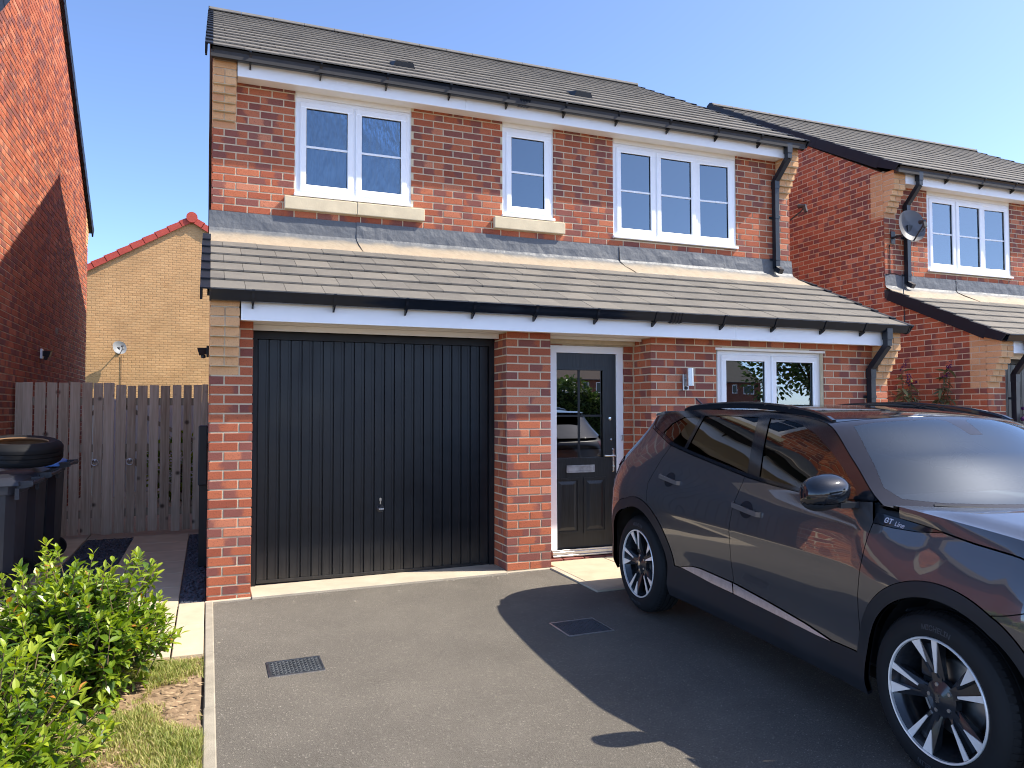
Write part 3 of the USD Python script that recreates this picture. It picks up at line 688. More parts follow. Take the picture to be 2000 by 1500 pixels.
    if main:
        for a, b in ((.226, 4.9), (4.902, WID-.23)): MB().box(a, b, -.19, -.168, SB-.012, SB+.17, .002).build('fascia', 'fascia_white', H)
        for a, b in ((.226, 2.56), (2.562, WID-.23)): MB().box(a, b, S-.19, S-.168, US-.012, US+.175, .002).build('fascia', 'fascia_white', H)
    else:
        MB().box(.226, WID-.23, -.19, -.168, SB-.012, SB+.17, .002).build('fascia', 'fascia_white', H)
        for a, b in ((.226, 1.86), (1.862, WID-.23)): MB().box(a, b, S-.19, S-.168, US-.012, US+.175, .002).build('fascia', 'fascia_white', H)
    MB().box(.228, WID-.232, -.166, .02, SB, SB+.012).build('soffit', 'soffit_white', H)
    MB().box(gx0+.004, gx1-.004, .021, .40, SB-.002, SB+.010).build('soffit', 'soffit_white', H)
    MB().box(px1+.004, rx1-.004, .021, .36, SB-.002, SB+.010).build('soffit', 'soffit_white', H)
    MB().box(.228, WID-.232, S-.166, S+.10, US, US+.012).build('soffit', 'soffit_white', H)
    trm = MB(); trm.box(gx0+.006, gx1-.006, .18, .20, SB-.05, SB-.004); trm.box(px1+.006, rx1-.01, .16, .185, SB-.03, SB-.004); trm.build('soffit_trim', 'soffit_white', H)
    for a, b, z0, z1 in wins: MB().box(a+.012, b-.012, S+.004, S+.02, US-.055, US-.001).build('head_trim', 'soffit_white', H)
    lb = [.31, .93, 1.52, 2.11, 2.69, 3.30, 3.92, 4.70, 5.33, 5.97, 6.52] if main else [.75, 1.5, 2.3, 3.1]
    gutter(H, .0, WID+.02, -.192, 2.405, lb, [4.15] if main else None)
    ub = [.34, 1.01, 1.68, 2.36, 3.02, 3.72, 4.40, 5.10, 5.80, 6.45] if main else [1.0, 1.72, 2.4, 3.1, 3.8]
    gutter(H, .0, WID+.02, S-.192, 4.945, ub, [3.22] if main else None)
    if main:
        downpipe(H, 6.86, -.25, 2.34, 6.835, -.045, .05, (1.63, .6)); downpipe(H, 6.90, S-.25, 4.88, 6.865, S-.045, 3.33, (4.0, 3.45), True)
    else:
        downpipe(H, .42, -.25, 2.34, .44, -.045, .05, (1.63, .6)); downpipe(H, .42, S-.25, 4.88, .40, S-.045, 3.33, (4.0, 3.45), True)
    # --- lead flashing in lengths
    for i, (a, b) in enumerate(((-.015, 1.42), (1.418, 3.02), (3.018, 4.55), (4.548, 6.05), (6.048, WID+.015))):
        nu, pts = 26, [(0, S-.003, 3.445, 0), (.3, S-.008, 3.36, .2), (.5, S-.010, 3.275, .4), (.56, S-.03, 3.245, .5), (.7, S-.14, 3.18, .66), (.85, S-.26, 3.121, .85), (1, S-.385, 3.062, 1.0), (1, S-.39, 3.045, 1.0)]
        V, B = [], []
        for x in np.linspace(a, b, nu):
            for j, (q, y, z, w) in enumerate(pts):
                h = (meshkit.noise(np.array([x*6+i*9, j*1.7, 3.0]))-.5)*.028*(1 if 0 < j < 6 else .25)
                V.append((x, y-.006*(i % 2)-.004-abs(h)*(.8 if j < 3 else .3), z+.004*(i % 2)+h*(.5 if j > 2 else .12)+.006)); B.append((w, 0, 0))
        m_ = len(pts); F = [(k*m_+j, (k+1)*m_+j, (k+1)*m_+j+1) for k in range(nu-1) for j in range(m_-1)]+[(k*m_+j, (k+1)*m_+j+1, k*m_+j+1) for k in range(nu-1) for j in range(m_-1)]
        write('lead_flashing', V, np.array(F)[:, ::-1], 'lead', H, smooth=50, pv=None) if False else write('lead_flashing', V, np.array(F)[:, ::-1], 'lead', H, n=None, pv={'bc': B})
    # --- windows
    y = S+.012
    mx = (lambda a, b: (a, b)) if main else (lambda a, b: (WID-b, WID-a))
    window(H, *mx(.802, 1.993), y, 3.70, 4.70, 2, 'obscure_glass', cill=True)
    window(H, *mx(3.067, 3.678), y, 3.70, 4.70, 1)
    window(H, *mx(4.487, 6.258), y, 3.575, 4.70, 3, ajar=2)
    window(H, lw[0]+.06, lw[1]-.0, .06, lw[2]+.01, 2.10, 2, bar=False)
    MB().box(lw[0]-.01, lw[1]+.01, -.008, .05, 2.10, 2.122).build('head_trim', 'soffit_white', H)
    for a, b in (mx(.688, 1.413), mx(1.418, 2.14)): MB().box(a, b, S-.055, S+.10, 3.525, 3.655, .006).build('stone_sill', 'stone_sill', H)
    MB().box(*mx(2.945, 3.815), S-.055, S+.10, 3.525, 3.655, .006).build('stone_sill', 'stone_sill', H)
    MB().box(lw[0]-.02, lw[1]+.02, -.03, .10, lw[2]-.03, lw[2]+.005, .004).build('cill', 'upvc', H)
    # curtains and blinds
    def drape(x0, x1, yy, z0, z1, mt, folds):
        nx = folds*6; V = [(x, yy+.03*math.sin(2*math.pi*folds*(x-x0)/(x1-x0))+.008*math.sin(9*x), z) for x in np.linspace(x0, x1, nx) for z in (z0, z1)]
        F = [(2*i, 2*i+2, 2*i+3) for i in range(nx-1)]+[(2*i, 2*i+3, 2*i+1) for i in range(nx-1)]
        write('curtain', V, F, mt, H, smooth=60)
    if main:
        drape(.82, 1.99, S+.12, 3.70, 4.70, 'blind', 14); drape(3.07, 3.68, S+.13, 4.32, 4.72, 'blind', 5)
        drape(4.52, 4.62, S+.13, 3.5, 4.72, 'curtain', 2); drape(5.42, 5.56, S+.13, 3.5, 4.72, 'curtain', 3); drape(5.90, 6.24, S+.13, 3.5, 4.72, 'curtain', 6)
        drape(5.85, 6.05, .35, .9, 2.1, 'curtain', 4)
    else:
        drape(.9, 2.62, S+.13, 3.5, 4.7, 'curtain', 14)
    if main or True:
        # --- garage door
        g = part('garage_door', H); yd = .335
        fr = MB(); fr.box(gx0+.004, gx0+.052, yd-.02, yd+.06, .012, 2.165); fr.box(gx1-.052, gx1-.004, yd-.02, yd+.06, .012, 2.165); fr.box(gx0+.004, gx1-.004, yd-.021, yd+.061, 2.09, 2.195); fr.build('frame', 'frame_black', g)
        x0, x1, z0, z1 = gx0+.056, gx1-.056, .035, 2.086
        n = 23; w = (x1-x0)/n; prof = []
        for i in range(n):
            a = x0+i*w
            prof += [(a, yd+.02), (a+.004, yd+.02), (a+.007, yd), (a+w*.74, yd), (a+w*.76, yd-.003), (a+w*.92, yd-.003), (a+w-.007, yd), (a+w-.003, yd+.02)]
        prof.append((x1, yd+.02)); ring = prof+[(x1, yd+.035), (x0, yd+.035)]
        MB().prism(Polygon(ring).buffer(0), 2, z0+.03, z1).build('door_panel', 'garage_black', g)
        mb = MB(); mb.box(x0, x1, yd-.006, yd+.036, z0, z0+.028, .003); mb.build('bottom_rail', 'garage_black', g)
        lk = MB(); lk.lathe([(0, -.046), (.020, -.046), (.026, -.040), (.026, -.012), (.034, -.004), (.034, .002)], 'y', 24, (1.432, yd, .615)); lk.build('handle', 'black_plastic', g, smooth=40)
        MB().box(1.409, 1.455, yd-.052, yd-.0465, .608, .622, .002).build('handle_grip', 'satin_metal', g)
        key = Polygon([(-.006, 0), (.006, 0), (.005, .03), (.010, .036), (.009, .052), (0, .058), (-.009, .052), (-.010, .036), (-.005, .03)])
        MB().prism(affinity.translate(key, 1.432, .652), 1, yd-.008, yd-.001).build('keyhole_plate', 'chrome', g)
        # --- front door
        d = part('front_door', H); a, b, top = 3.09, 3.90, 2.122; yy = dy-.01
        f_ = MB(); f_.box(a, b, yy, yy+.07, 2.052, top, .003); f_.box(a, a+.07, yy+.0005, yy+.0695, .12, 2.056, .003); f_.box(b-.075, b, yy+.0005, yy+.0695, .12, 2.056, .003); f_.build('frame', 'upvc', d)
        l0, l1, q0, q1 = a+.072, b-.077, .135, 2.050; yl = yy+.016
        gx_ = (3.155, 3.675); gzz = (1.015, 1.885)
        lf = MB()
        rg = sbox(l0, q0, l1, q1).difference(sbox(gx_[0]-.012, gzz[0]-.012, gx_[1]+.012, gzz[1]+.012))
        lf.prism(rg, 1, yl, yl+.044); lf.build('leaf', 'door_black', d)
        bead = MB()
        for o, t0 in ((.034, -.006), (.016, -.013)):
            bead.prism(sbox(gx_[0]-o, gzz[0]-o, gx_[1]+o, gzz[1]+o).difference(sbox(gx_[0]-o+.018, gzz[0]-o+.018, gx_[1]+o-.018, gzz[1]+o-.018)), 1, yl+t0, yl+.002-t0*.2)
        bead.build('glazing_bead', 'door_black', d)
        MB().box(gx_[0]-.01, gx_[1]+.01, yl+.018, yl+.024, gzz[0]-.01, gzz[1]+.01).build('pane', 'door_glass', d)
        br = MB(); xm, zm = (gx_[0]+gx_[1])/2, 1.43; br.box(xm-.010, xm+.010, yl+.010, yl+.0175, gzz[0], gzz[1]); br.box(gx_[0], gx_[1], yl+.009, yl+.0172, zm-.010, zm+.010); br.build('glazing_bar', 'frame_black', d)
        for p0, p1 in ((3.165, 3.385), (3.475, 3.685)):
            m = MB(); z0, z1 = .30, .80
            m.prism(sbox(p0-.022, z0-.022, p1+.022, z1+.022).difference(sbox(p0, z0, p1, z1)), 1, yl-.007, yl+.001)
            m.hull([(p0+.012, yl, z0+.012), (p1-.012, yl, z0+.012), (p0+.012, yl, z1-.012), (p1-.012, yl, z1-.012), (p0+.042, yl-.010, z0+.042), (p1-.042, yl-.010, z0+.042), (p0+.042, yl-.010, z1-.042), (p1-.042, yl-.010, z1-.042)])
            m.build('moulded_panel', 'door_black', d)
        m = MB(); m.prism(sbox(3.268, .872, 3.575, .945).difference(sbox(3.282, .886, 3.561, .931)), 1, yl-.010, yl-.001); m.box(3.283, 3.560, yl-.006, yl-.0015, .887, .930, .002); m.build('letterbox', 'aluminium', d)
        m = MB(); m.box(3.772, 3.800, yl-.008, yl+.0005, .87, 1.10, .006); m.tube([(3.786, yl-.005, 1.03), (3.786, yl-.05, 1.03), (3.775, yl-.056, 1.03), (3.665, yl-.056, 1.035)], .0095, 10)
        m.lathe([(0, -.014), (.011, -.014), (.012, -.006), (.012, 0)], 'y', 16, (3.786, yl-.006, .925)); m.build('handle', 'chrome', d, smooth=40)
        m = MB(); m.lathe([(0, -.008), (.010, -.006), (.012, 0)], 'y', 14, (3.765, yl, 1.19)); m.build('spyhole', 'chrome', d, smooth=50)
        m = MB(); m.lathe([(0, -.010), (.017, -.008), (.019, 0)], 'y', 18, (3.752, yl, 1.40)); m.build('lock_cylinder', 'chrome', d, smooth=50)
        m = MB(); m.box(a, b, yy-.045, yy+.05, .088, .119, .004); m.box(a, b, yy-.06, yy+.03, .070, .0865, .003); m.box(a, b, yy-.030, yy-.005, .119, .134, .002); m.build('threshold', 'aluminium', d)
        MB().box(3.868, 3.892, yy-.014, yy-.001, 1.18, 1.235, .003).build('bell_push', 'satin_metal', d)
    # limit parts
    bk.finish(); tl.finish()
    return H
# ------------------------------------------------------------------ ground, drive, paths (the setting)
def big_ground():
    n = 60; xs = np.concatenate([-np.geomspace(1500, 12, 14), np.linspace(-11, 19, 31), np.geomspace(21, 1500, 14)])
    ys = np.concatenate([-np.geomspace(1500, 40, 8), np.linspace(-36, 30, 34), np.geomspace(34, 1500, 14)])
    X, Y = np.meshgrid(xs, ys, indexing='ij'); Z = gz(X, Y)-.035
    k = len(ys); v = np.c_[X.ravel(), Y.ravel(), Z.ravel()]; f = []
    for i in range(len(xs)-1):
        for j in range(k-1): f += [(i*k+j, (i+1)*k+j, (i+1)*k+j+1), (i*k+j, (i+1)*k+j+1, i*k+j+1)]
    tag(write('ground', v, f, 'soil', smooth=True), kind='structure')
big_ground()
# tarmac drive with a slightly ragged left edge
edge = [(.045+R.uniform(-.006, .006), y) for y in np.arange(-9.0, -.12, .07)]
sheet('driveway', edge+[(.06, -.075), (.33, -.05), (2.47, -.06), (2.935, -.015), (2.925, -.932), (4.65, -.932), (4.66, -.05), (7.2, -.05), (7.2, -9.0)], 0, 'tarmac', .4)
sheet('pavement', [(-60, -8.99), (80, -8.99), (80, -11.0), (-60, -11.0)], .004, 'concrete', 4.0)
sheet('road', [(-60, -9.0), (80, -9.0), (80, -16.5), (-60, -16.5)], -.004, 'road', 4.0)
sheet('driveway', [(-8.0, -9.0), (-1.62, -9.0), (-1.30, -1.4), (-1.16, -.17), (-8.0, -.17)], -.008, 'tarmac', .8)
sheet('driveway', [(7.4, -9.0), (13, -9.0), (13, .2), (7.4, .2)], -.006, 'tarmac', .8)
# garage threshold slab and thin concrete haunch under the walls
def slab(name, x0, x1, y0, y1, dz, th, mt, parent='/World', c=.004, kind=None):
    m = MB(); m.box(x0, x1, y0, y1, -th, 0, c); v = np.vstack(m.v); v[:, 2] += gz(v[:, 0], v[:, 1])+dz
    p = write(name, v, np.vstack(m.f), mt, parent); 
    if kind: tag(p, kind=kind)
    return p
slab('garage_threshold', .335, 2.500, -.055, .42, .020, .1, 'concrete', kind='structure')
m = MB(); pts = [(.0, -.055), (.33, -.045), (.33, -.004), (.0, -.004)]
slab('wall_footing', -.01, .33, -.035, .004, .010, .1, 'concrete', kind='structure')
slab('wall_footing', 2.50, 2.955, -.030, .004, .010, .1, 'concrete', kind='structure')
path = tag(UsdGeom.Xform.Define(stage, '/World/path'), kind='structure')
for x0, x1, y0, y1 in ((-.795, -.203, -.62, -.012), (-.795, -.203, -1.31, -.63), (-.193, -.012, -.62, -.012), (-.193, -.012, -1.31, -.63)):
    slab('paving_slab', x0, x1, y0, y1, .012+R.uniform(-.002, .002), .06, 'slab', path)
for i in range(6): slab('paving_slab', -.795, -.20, .002+i*.61, .602+i*.61, .010, .06, 'slab', path)
for i in range(7): slab('paving_slab', -2.05, -1.30, -.16+i*.61, .44+i*.61, .010+R.uniform(-.002, .002), .06, 'slab', path)
for i in range(3): slab('paving_slab', -4.6+i*.85, -3.76+i*.85, -.16, .44, .010, .06, 'slab', path)
# slab at the front door
doorstep = tag(UsdGeom.Xform.Define(stage, '/World/doorstep'), kind='structure')
[slab('paving_slab', a, b, y0, y1, .014, .06, 'slab', doorstep) for a, b in ((2.987, 3.585), (3.593, 4.19), (4.198, 4.59)) for y0, y1 in ((-.872, -.285), (-.277, .21))]
m = MB(); m.prism([(2.93, -.008), (2.93, -.93), (4.65, -.93), (4.65, -.88), (2.98, -.88), (2.98, -.008)], 2, -.05, .012)
v = np.vstack(m.v); v[:, 2] += gz(v[:, 0], v[:, 1])+.002; tag(write('kerb_edging', v, np.vstack(m.f), 'concrete'), kind='structure')
for i in range(4): (lambda m_: m_.build('step_brick', 'red_brick', doorstep, pv={'bc': np.tile([R.random()*.5, 2.0, 0], (len(np.vstack(m_.v)), 1))}))(MB().box(2.96+.226*i, 2.96+.226*i+.215, .222, .33, .0, .062, .004))
# concrete edging between drive and planting bed, in lengths
for i, (y0, y1) in enumerate(((-1.30, -.03), (-2.22, -1.306), (-3.14, -2.226), (-4.06, -3.146), (-4.98, -4.066), (-5.9, -4.986), (-6.82, -5.906), (-7.74, -6.826))):
    slab('kerb_edging', -.008+R.uniform(-.003, .003), .05, y0, y1, .010, .14, 'kerb_stone', c=.006, kind='structure')
for i in range(4):
    m = MB(); y0 = -1.4-i*.915; x0 = -1.285-i*.04; m.hull([(x0+dx-.04*k, y0-.905*k, z) for dx in (0, .055) for k in (0, 1) for z in (-.12, 0.015)]); v = np.vstack(m.v); v[:, 2] += gz(v[:, 0], v[:, 1]); tag(write('kerb_edging', v, np.vstack(m.f), 'kerb_stone'), kind='structure')
# planting bed
sheet('planting_bed', [(-1.28, -1.31), (-.02, -1.31), (-.01, -8.5), (-1.6, -8.5)], -.002, 'soil', .12, wob=.05)
sheet('gravel_bed', [(-1.30, -.02), (-.79, -.02), (-.79, 3.66), (-1.30, 3.66)], -.012, 'slate_chip', .3)
sheet('gravel_bed', [(-.20, .0), (-.008, .0), (-.008, 3.66), (-.20, 3.66)], -.012, 'slate_chip', .3)
# rear gardens
sheet('patio', [(-2.06, 3.68), (-.02, 3.68), (-.02, 9.7), (-2.06, 9.7)], -.008, 'slab', .8)
sheet('lawn', [(-14, 9.72), (18, 9.72), (18, 19.8), (-14, 19.8)], -.004, 'far_grass', 2.0)
house('brick_house', 'red brick house with black garage door and black front door under a tiled porch roof', 0, 0, True)
house('brick_house', 'red brick neighbour house at the right edge with its gable wall showing', 9.068, .242, False)
# ------------------------------------------------------------------ the neighbour on the left: its gable fills the left of the picture
def left_house():
    X0 = -2.07; ya, yr, yb = 1.75, 5.45, 9.20; ez, rz = 4.98, 7.98
    H = thing('brick_house', 'red brick gable wall on the left with dark pointed shadow across it', 'house'); bk = Bricks(H, (0, 0, 0)); e = .006
    prof = [(ya, -.2), (ya, ez), (yr, rz), (yb, ez), (yb, -.2)]
    g = MB().prism(Polygon(prof).buffer(-e, join_style='mitre'), 0, X0-.3, X0-e).build('wall', 'mortar', H)
    reg = Polygon([(ya, -.2), (ya, ez), (yr, rz-.03), (yb-.007, ez), (yb-.007, -.2)])
    buff = sbox(yb-.235, ez-.52, yb, ez+.3)
    bk.wall(g, (X0, 0, 0), (0, 1, 0), (1, 0, 0), reg.difference(buff), .02, 0); bk.wall(g, (X0, 0, 0), (0, 1, 0), (1, 0, 0), reg.intersection(buff), .02, 0, 'buff_brick')
    corb = MB()
    for k in range(5): bk.block(g, X0-.2, X0-.003, yb-.01, yb+.038*(k+1), ez-.45+.075*k, ez-.385+.075*k, 'buff_brick')
    w = MB(); w.box(-9.3, X0-.31, yb-.3, yb-.02, -.2, ez); w.box(-9.3, X0-.31, ya+.02, ya+.3, -.2, ez); w.box(-9.3, -9.0, ya+.31, yb-.31, -.2, ez); w.build('wall', 'red_brick', H)
    r = MB(); r.prism([(ya-.3, ez-.20), (ya-.3, ez-.14), (yr, rz+.10), (yb+.30, ez-.14), (yb+.30, ez-.20), (yr, rz-.02)], 0, -9.3, X0+.03); rf = r.build('roof', 'roof_tile', H)
    # verge units down the back slope
    for (p0, p1) in (((yr, rz+.12), (yb+.32, ez-.13)), ((yr, rz+.12), (ya-.32, ez-.13))):
        p0, p1 = np.array(p0), np.array(p1); n = 17; d = (p1-p0)/n; up = np.array([-d[1], d[0]]); up = up/np.linalg.norm(up); up = up if up[1] > 0 else -up
        for j in range(n):
            a, b = p0+d*j, p0+d*(j+1.06); ring = [a-up*.17, b-up*.17, b+up*.02, a+up*.0]
            MB().prism(ring, 0, X0+.032, X0+.056).build('verge_cap', 'verge_cap', rf)
    v = MB()
    for j in range(5): v.box(X0-.002, X0+.004, 6.22, 6.42, 2.62+j*.014, 2.628+j*.014)
    v.box(X0-.006, X0+.001, 6.21, 6.43, 2.61, 2.70); v.build('air_brick', 'grey_mortar', H)
    bk.finish()
left_house()

# ------------------------------------------------------------------ the pale brick house at the back
def rear_house():
    y0 = 20.0; xr, rz, hw = -.56, 7.60, 4.6; sl = .60; ez = rz-hw*sl
    H = thing('brick_house', 'pale buff brick gable end with red verge tiles standing behind the gate', 'house'); bk = Bricks(H, (0, 0, 0))
    prof = [(xr-hw, -.3), (xr-hw, ez), (xr, rz), (xr+hw, ez), (xr+hw, -.3)]
    g = MB().prism(Polygon(prof).buffer(-.004), 1, y0+.006, y0+.3).build('wall', 'peach_mortar', H)
    vis = Polygon([(-3.75, 1.2), (-3.75, 8), (.35, 8), (.35, 1.2)])
    reg = Polygon(prof).buffer(-.02, join_style='mitre')
    bk.wall(g, (0, y0, 0), (1, 0, 0), (0, -1, 0), reg, .0, 0, 'peach_brick')
    w = MB(); w.box(xr-hw, xr-hw+.25, y0+.31, y0+9, -.3, ez); w.box(xr+hw-.25, xr+hw, y0+.31, y0+9, -.3, ez); w.box(xr-hw+.26, xr+hw-.26, y0+8.7, y0+9, -.3, ez); w.build('wall', 'pale_render', H)
    r = MB(); r.prism([(xr-hw-.3, ez-.14), (xr-hw-.3, ez-.08), (xr, rz+.10), (xr+hw+.3, ez-.08), (xr+hw+.3, ez-.14), (xr, rz+.01)], 1, y0-.03, y0+9.1); rf = r.build('roof', 'red_verge', H)
    for sg in (-1, 1):
        p0, p1 = np.array([xr, rz+.13]), np.array([xr+sg*(hw+.32), ez-.08]); n = 14; d = (p1-p0)/n; up = np.array([-d[1], d[0]])/np.linalg.norm(d); up = up if up[1] > 0 else -up
        for j in range(n):
            a, b = p0+d*j, p0+d*(j+1.05); ring = [a-up*.16, b-up*.15, b+up*.05, a+up*.02]; MB().prism(ring, 1, y0-.10, y0-.035).build('verge_cap', 'red_verge', rf)
    t = np.linspace(0, 2*math.pi, 17)[:-1]; MB().prism([(xr+.17*math.cos(a), rz+.10+.17*math.sin(a)) for a in t], 1, y0-.14, y0+.2).build('ridge_end', 'red_verge', rf)
    bk.finish()
rear_house()

# ------------------------------------------------------------------ timber gates between the houses
def gates():
    def leaf(label, px, zt, hinge, ring_px):
        G = thing('timber_gate', label, 'gate'); yf = 3.70
        wx = lambda p: CAM[0]+(yf-CAM[1])*((p-1000)/FPX*cr[0]+cf[0])/((p-1000)/FPX*cr[1]+cf[1])
        for i, (a, b) in enumerate(px):
            x0, x1 = wx(a-.4), wx(b+1.4); m = MB(); zb = .045+R.uniform(-.012, .012); z1 = zt+R.uniform(-.012, .010); yo = R.uniform(-.003, .003); tw = R.uniform(-.004, .004)
            m.hull([(x+tw*(z > 1), yf+yo+dy, z) for x in (x0, x1) for dy in (0, .019) for z in (zb, z1-.004)]+[(x+s_*.004+tw, yf+yo+.009, z1) for x, s_ in ((x0, 1), (x1, -1))])
            v = np.vstack(m.v); write('picket', v, np.vstack(m.f), 'fence_wood', G, pv={'bc': np.tile([R.uniform(-.35, .30), R.random()*9, R.random()*9], (len(v), 1))})
        xa, xb = wx(px[0][0]), wx(px[-1][1])
        def rail(name, pts):
            m = MB(); m.hull(pts); v = np.vstack(m.v); write(name, v, np.vstack(m.f), 'fence_wood', G, pv={'bc': np.tile([-.3, R.random()*9, R.random()*9], (len(v), 1))})
        for z in (.28, 1.05, 1.60): rail('rail', [(x, y, z+dz) for x in (xa+.01, xb-.01) for y in (yf+.024, yf+.064) for dz in (-.045, .045)])
        for z0, z1 in ((.31, 1.01), (1.10, 1.56)):
            p, q = (xa+.05, xb-.05) if hinge < 0 else (xb-.05, xa+.05)
            rail('brace', [(p+dx, y, z0) for dx in (-.05, .05) for y in (yf+.0655, yf+.10)]+[(q+dx, y, z1) for dx in (-.05, .05) for y in (yf+.0655, yf+.10)])
        x = wx(ring_px); m = MB(); m.lathe([(0, -.016), (.010, -.016), (.022, -.006), (.025, -.002), (.025, 0)], 'y', 20, (x, yf-.004, .905)); t = np.linspace(0, 2*math.pi, 25)[:-1]
        m.tube([(x+.036*math.cos(a), yf-.018, .885+.036*math.sin(a)) for a in t], .0055, 8, closed=True); m.build('ring_handle', 'satin_metal', G, smooth=50)
        return G
    leaf('weathered timber gate leaf on the left with wide gaps between its pickets', [(45, 63), (68, 87), (92, 110), (115, 133), (138, 156), (162, 180), (184, 200), (203, 222)], 1.815, -1, 188)
    G = leaf('browner timber gate leaf on the right beside the black meter box', [(227, 245), (250, 264), (270, 287), (293, 309), (315, 331), (338, 353), (359, 373), (379, 393)], 1.80, 1, 256)
    for lab, a, b in (('timber post at the left end of the gates', 30, 44), ('timber post between the gate and the house wall', 395, 403)):
        yf = 3.70; wx = lambda p: CAM[0]+(yf-CAM[1])*((p-1000)/FPX*cr[0]+cf[0])/((p-1000)/FPX*cr[1]+cf[1])
        m = MB(); m.box(wx(a), wx(b)+(.0 if a < 100 else .02), yf+.0, yf+.09, -.1, 1.815, .005); v = np.vstack(m.v)
        tag(write('gate_post', v, np.vstack(m.f), 'fence_wood', pv={'bc': np.tile([.1, R.random()*9, 2], (len(v), 1))}), lab, 'post')
gates()

# what shows through the gaps: a garden wall, a shed and a shrub
def garden():
    m = MB(); m.box(-2.02, .3, 9.5, 9.62, -.1, 1.66, .01); tag(m.build('garden_wall', 'pale_render'), 'pale garden wall glimpsed between the pickets of the right gate', 'wall')
    m = MB(); m.box(-1.6, -1.35, 8.6, 8.7, -.1, 1.7, .01); tag(m.build('garden_screen', 'white_post'), 'pale green upright panel glimpsed between the pickets of the left gate', 'panel')
garden()

# ------------------------------------------------------------------ wheeled bins and the tyre on them
def bin_(label, x0, x1, y0, y1, zt, mtb, mtl, wheels=True):
    """body between x0 (front) and x1 (handle side), y0..y1 across"""
    B = thing('wheelie_bin', label, 'bin'); g = float(gz(x1, y0))+.012; m = MB()
    tp = .045; cs = .05
    def ring(z, k, c=cs):
        a, b, p, q = x0+k*1.3, x1-k*.55, y0+k, y1-k
        return [(a+c, p, z), (b-c, p, z), (b, p+c, z), (b, q-c, z), (b-c, q, z), (a+c, q, z), (a, q-c, z), (a, p+c, z)]
    zs = [(g+.02, tp+.012, .05), (g+.06, tp, .06), (zt-.12, .006, .06), (zt-.115, -.006, .05), (zt-.05, -.010, .05)]
    V = [p for z, k, c in zs for p in ring(z, k, c)]; F = []
    for i in range(len(zs)-1):
        for j in range(8): a, b = i*8+j, i*8+(j+1) % 8; F += [(a, b, b+8), (a, b+8, a+8)]
    F += [(0, j+1, j) for j in range(1, 7)]
    write('body', V, np.array(F), mtb, B, smooth=28)
    m = MB()       # recessed side panels stand as shallow ribs
    for yy, sg in ((y0, -1), (y1, 1)):
        for xx in (x0+.14, x1-.16): m.hull([(xx+dx, yy-sg*(.043 if z < .5 else .010)+sg*d, z) for dx in (-.010, .010) for d in (-.006, .008) for z in (g+.12, zt-.20)])
    m.build('rib', mtb, B)
    lid = MB(); zl = zt-.045; lid.hull([(x0-.05, y, zl) for y in (y0-.02, y1+.02)]+[(x1+.03, y, zl) for y in (y0-.02, y1+.02)]+[(x0-.02, y, zl+.022) for y in (y0-.0, y1+.0)]+[(x0+.10, y, zl+.055) for y in (y0+.05, y1-.05)]+[(x1-.05, y, zl+.062) for y in (y0+.05, y1-.05)]+[(x1+.02, y, zl+.03) for y in (y0+.0, y1-.0)]); lid.build('lid', mtl, B, smooth=20)
    h = MB()
    for yy in (y0+.06, y1-.06): h.hull([(x1-.02, yy+d, zl+dz) for d in (-.022, .022) for dz in (-.04, .03)]+[(x1+.115, yy+d, zl+dz) for d in (-.018, .018) for dz in (-.01, .035)])
    h.tube([(x1+.105, y0+.03, zl+.012), (x1+.105, y1-.03, zl+.012)], .016, 10); h.build('handle', mtb, B, smooth=40)
    hk = MB(); hk.hull([(x1+.0+dx, y0-.006+dy, z) for dx in (0, .03) for dy in (0, .03) for z in (zl-.11, zl-.02)]); hk.build('lid_stop', mtb, B)
    if wheels:
        for yy in (y0+.0, y1-.05):
            w = MB(); w.lathe([(.0, -.018), (.035, -.02), (.04, -.008), (.078, -.008), (.085, -.018), (.098, -.018), (.10, -.01), (.10, .03), (.09, .036), (0, .036)], 'y', 32, (x1-.075, yy, g+.10)); w.build('wheel', 'rubber', B, smooth=35)
    return B
bin_('dark grey wheeled bin nearest the camera at the left edge', -2.02, -1.42, .66, 1.22, .935, 'bin_grey', 'bin_grey')
bin_('black wheeled bin in the middle of the row of bins', -2.00, -1.40, 1.32, 1.90, .955, 'bin_black', 'bin_black')
bin_('black wheeled bin with a blue lid nearest the gate', -1.98, -1.36, 2.02, 2.60, 1.0, 'bin_black', 'bin_blue')
def loose_tyre():
    T = thing('worn_tyre', 'worn car tyre lying flat on top of the bins', 'tyre', (-1.56, 1.52, 1.025)); ro, ri, h = .335, .215, .205
    out = [(ri+.004, .010), (ri+.03, .0), (ro-.055, .0), (ro-.018, .022), (ro-.003, .045), (ro, .055), (ro, .078), (ro-.008, .079), (ro-.008, .086), (ro, .087), (ro+.001, .118), (ro-.008, .119), (ro-.008, .126), (ro, .127), (ro, .150), (ro-.003, .160), (ro-.018, .183), (ro-.055, h), (ri+.03, h), (ri+.004, h-.010)]
    MB().lathe(out, 'z', 72).build('tread', 'rubber', T, smooth=30)
    inn = [(ri+.004, h-.010), (ri, h-.018), (ri+.012, h-.03), (ro-.022, h-.06), (ro-.020, .06), (ri+.012, .03), (ri, .018), (ri+.004, .010)]
    MB().lathe(inn, 'z', 72).build('lining', 'tyre_inner', T, smooth=30)
    T.AddRotateXYZOp().Set(Gf.Vec3f(7.0, 2.0, 0))
loose_tyre()

